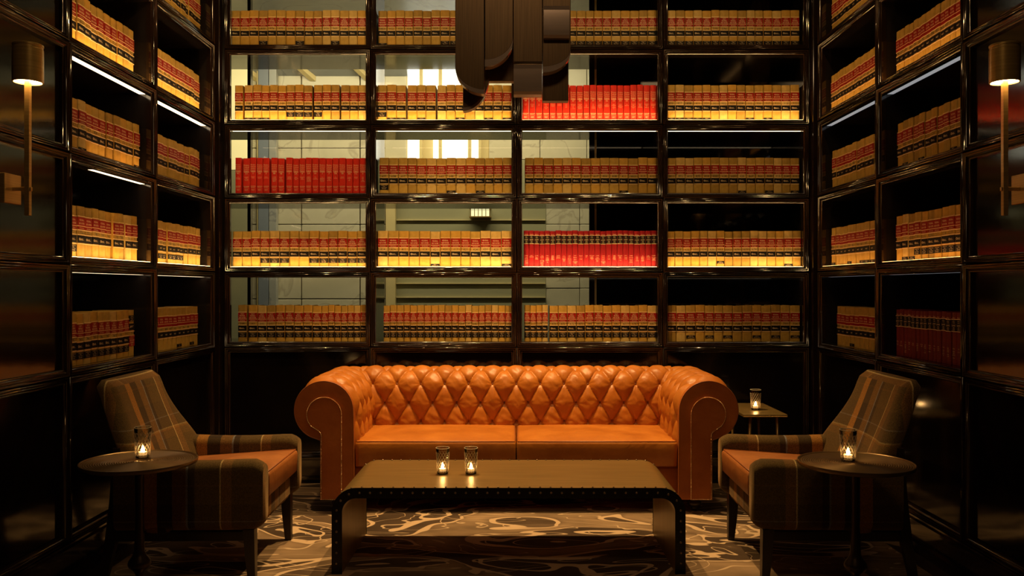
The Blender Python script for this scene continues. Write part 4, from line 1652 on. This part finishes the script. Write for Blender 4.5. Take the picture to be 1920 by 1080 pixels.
def band(x0, x1, yl, yr, dy, th=0.05, gloss=False, ytop=None, bulge=0.0):
    """vertical metal band: a plate whose foot is cut in a quarter curve from (x0,yl) to (x1,yr)"""
    d = PY + dy
    X0, X1 = px_(x0, d), px_(x1, d)
    ZL, ZR = pz(yl, d), pz(yr, d)
    top_z = CEIL - 0.25 if ytop is None else pz(ytop, d)
    n = 14
    foot = []
    for i in range(n + 1):
        f = i / n
        if abs(ZL - ZR) < 1e-4:
            z = ZL
            x = X0 + (X1 - X0) * f
        elif ZL > ZR:   # quarter circle bulging down-left
            a = PI / 2 * f
            x = X0 + (X1 - X0) * (1 - math.cos(a))
            z = ZR + (ZL - ZR) * (1 - math.sin(a))
        else:
            a = PI / 2 * f
            x = X0 + (X1 - X0) * math.sin(a)
            z = ZL + (ZR - ZL) * (1 - math.cos(a))
        foot.append((x, z))
    poly = [(X0, top_z)] + foot + [(X1, top_z)]
    mb = MB()
    mb.prism(poly, 'y', d, d + th)
    o = mb.build('metal_band', M['bronze_gloss' if gloss else 'bronze'])
    o.parent = pend
    o.matrix_parent_inverse = Matrix.Translation(-Vector(pend.location))
    bv = o.modifiers.new('bevel', 'BEVEL')
    bv.width = 0.002
    bv.segments = 2
    bv.limit_method = 'ANGLE'
    return o


def rim(x0, x1, yl, yr, dy, th, w=5.0):
    """polished lip running along the curved foot"""
    d = PY + dy
    X0, X1 = px_(x0, d), px_(x1, d)
    ZL, ZR = pz(yl, d), pz(yr, d)
    hh = w * d / 1600
    n = 16
    a_, b_ = [], []
    for i in range(n + 1):
        a = PI / 2 * i / n
        if ZL > ZR:
            x, z = X0 + (X1 - X0) * (1 - math.cos(a)), ZR + (ZL - ZR) * (1 - math.sin(a))
            k = math.sin(a)
        else:
            x, z = X0 + (X1 - X0) * math.sin(a), ZL + (ZR - ZL) * (1 - math.cos(a))
            k = math.cos(a)
        a_.append((x, z + 0.001))
        b_.append((x, z - hh * (0.35 + 0.65 * k)))
    mb = MB()
    mb.prism(a_ + b_[::-1], 'y', d, d + th)
    o = mb.build('polished_lip', M['bronze_gloss'])
    o.parent = pend
    o.matrix_parent_inverse = Matrix.Translation(-Vector(pend.location))


band(853.5, 908, 122, 168, 0.00, 0.060)
rim(853.5, 908, 122, 168, 0.00, 0.060, 8)
band(909, 962, 112, 68, 0.012, 0.060)
rim(909, 962, 112, 68, 0.012, 0.060, 13)
band(962.5, 1017, 116, 116, -0.008, 0.060)
band(1017.5, 1070, 125, 92, 0.01, 0.060)
rim(1017.5, 1070, 125, 92, 0.01, 0.060, 11)
band(868, 917, 202, 140, 0.09, 0.05)
rim(868, 917, 202, 140, 0.09, 0.05, 6)
band(908, 966, 152, 152, 0.13, 0.05)
band(1017, 1066, 189, 189, 0.09, 0.05)
# polished folded ends
for (x0, x1, y0, y1) in ((963, 1016.5, 116.5, 176), (1019.5, 1068, 6, 70)):
    d = PY - 0.03
    mb = MB()
    X0, X1, Z0, Z1 = px_(x0, d), px_(x1, d), pz(y1, d), pz(y0, d)
    prof = [(d + 0.075, Z0), (d + 0.012, Z0), (d + 0.002, Z0 + 0.012), (d, Z0 + 0.05), (d + 0.002, Z1 - 0.03), (d + 0.020, Z1 - 0.006), (d + 0.075, Z1)]
    mb.prism(prof, 'x', X0, X1)
    o = mb.build('folded_end', M['bronze_gloss'], smooth=True, angle=30)
    o.parent = pend
    o.matrix_parent_inverse = Matrix.Translation(-Vector(pend.location))
mb = MB().cbox(-0.30, 0.28, PY - 0.02, PY + 0.20, CEIL - 0.27, CEIL - 0.235, 0.004)
o = mb.build('mounting_plate', M['bronze'])
o.parent = pend
o.matrix_parent_inverse = Matrix.Translation(-Vector(pend.location))
mb = MB().tube([(-0.01, PY + 0.09, CEIL - 0.24), (-0.01, PY + 0.09, CEIL)], 0.02, 14)
o = mb.build('rod', M['bronze'])
o.parent = pend
o.matrix_parent_inverse = Matrix.Translation(-Vector(pend.location))
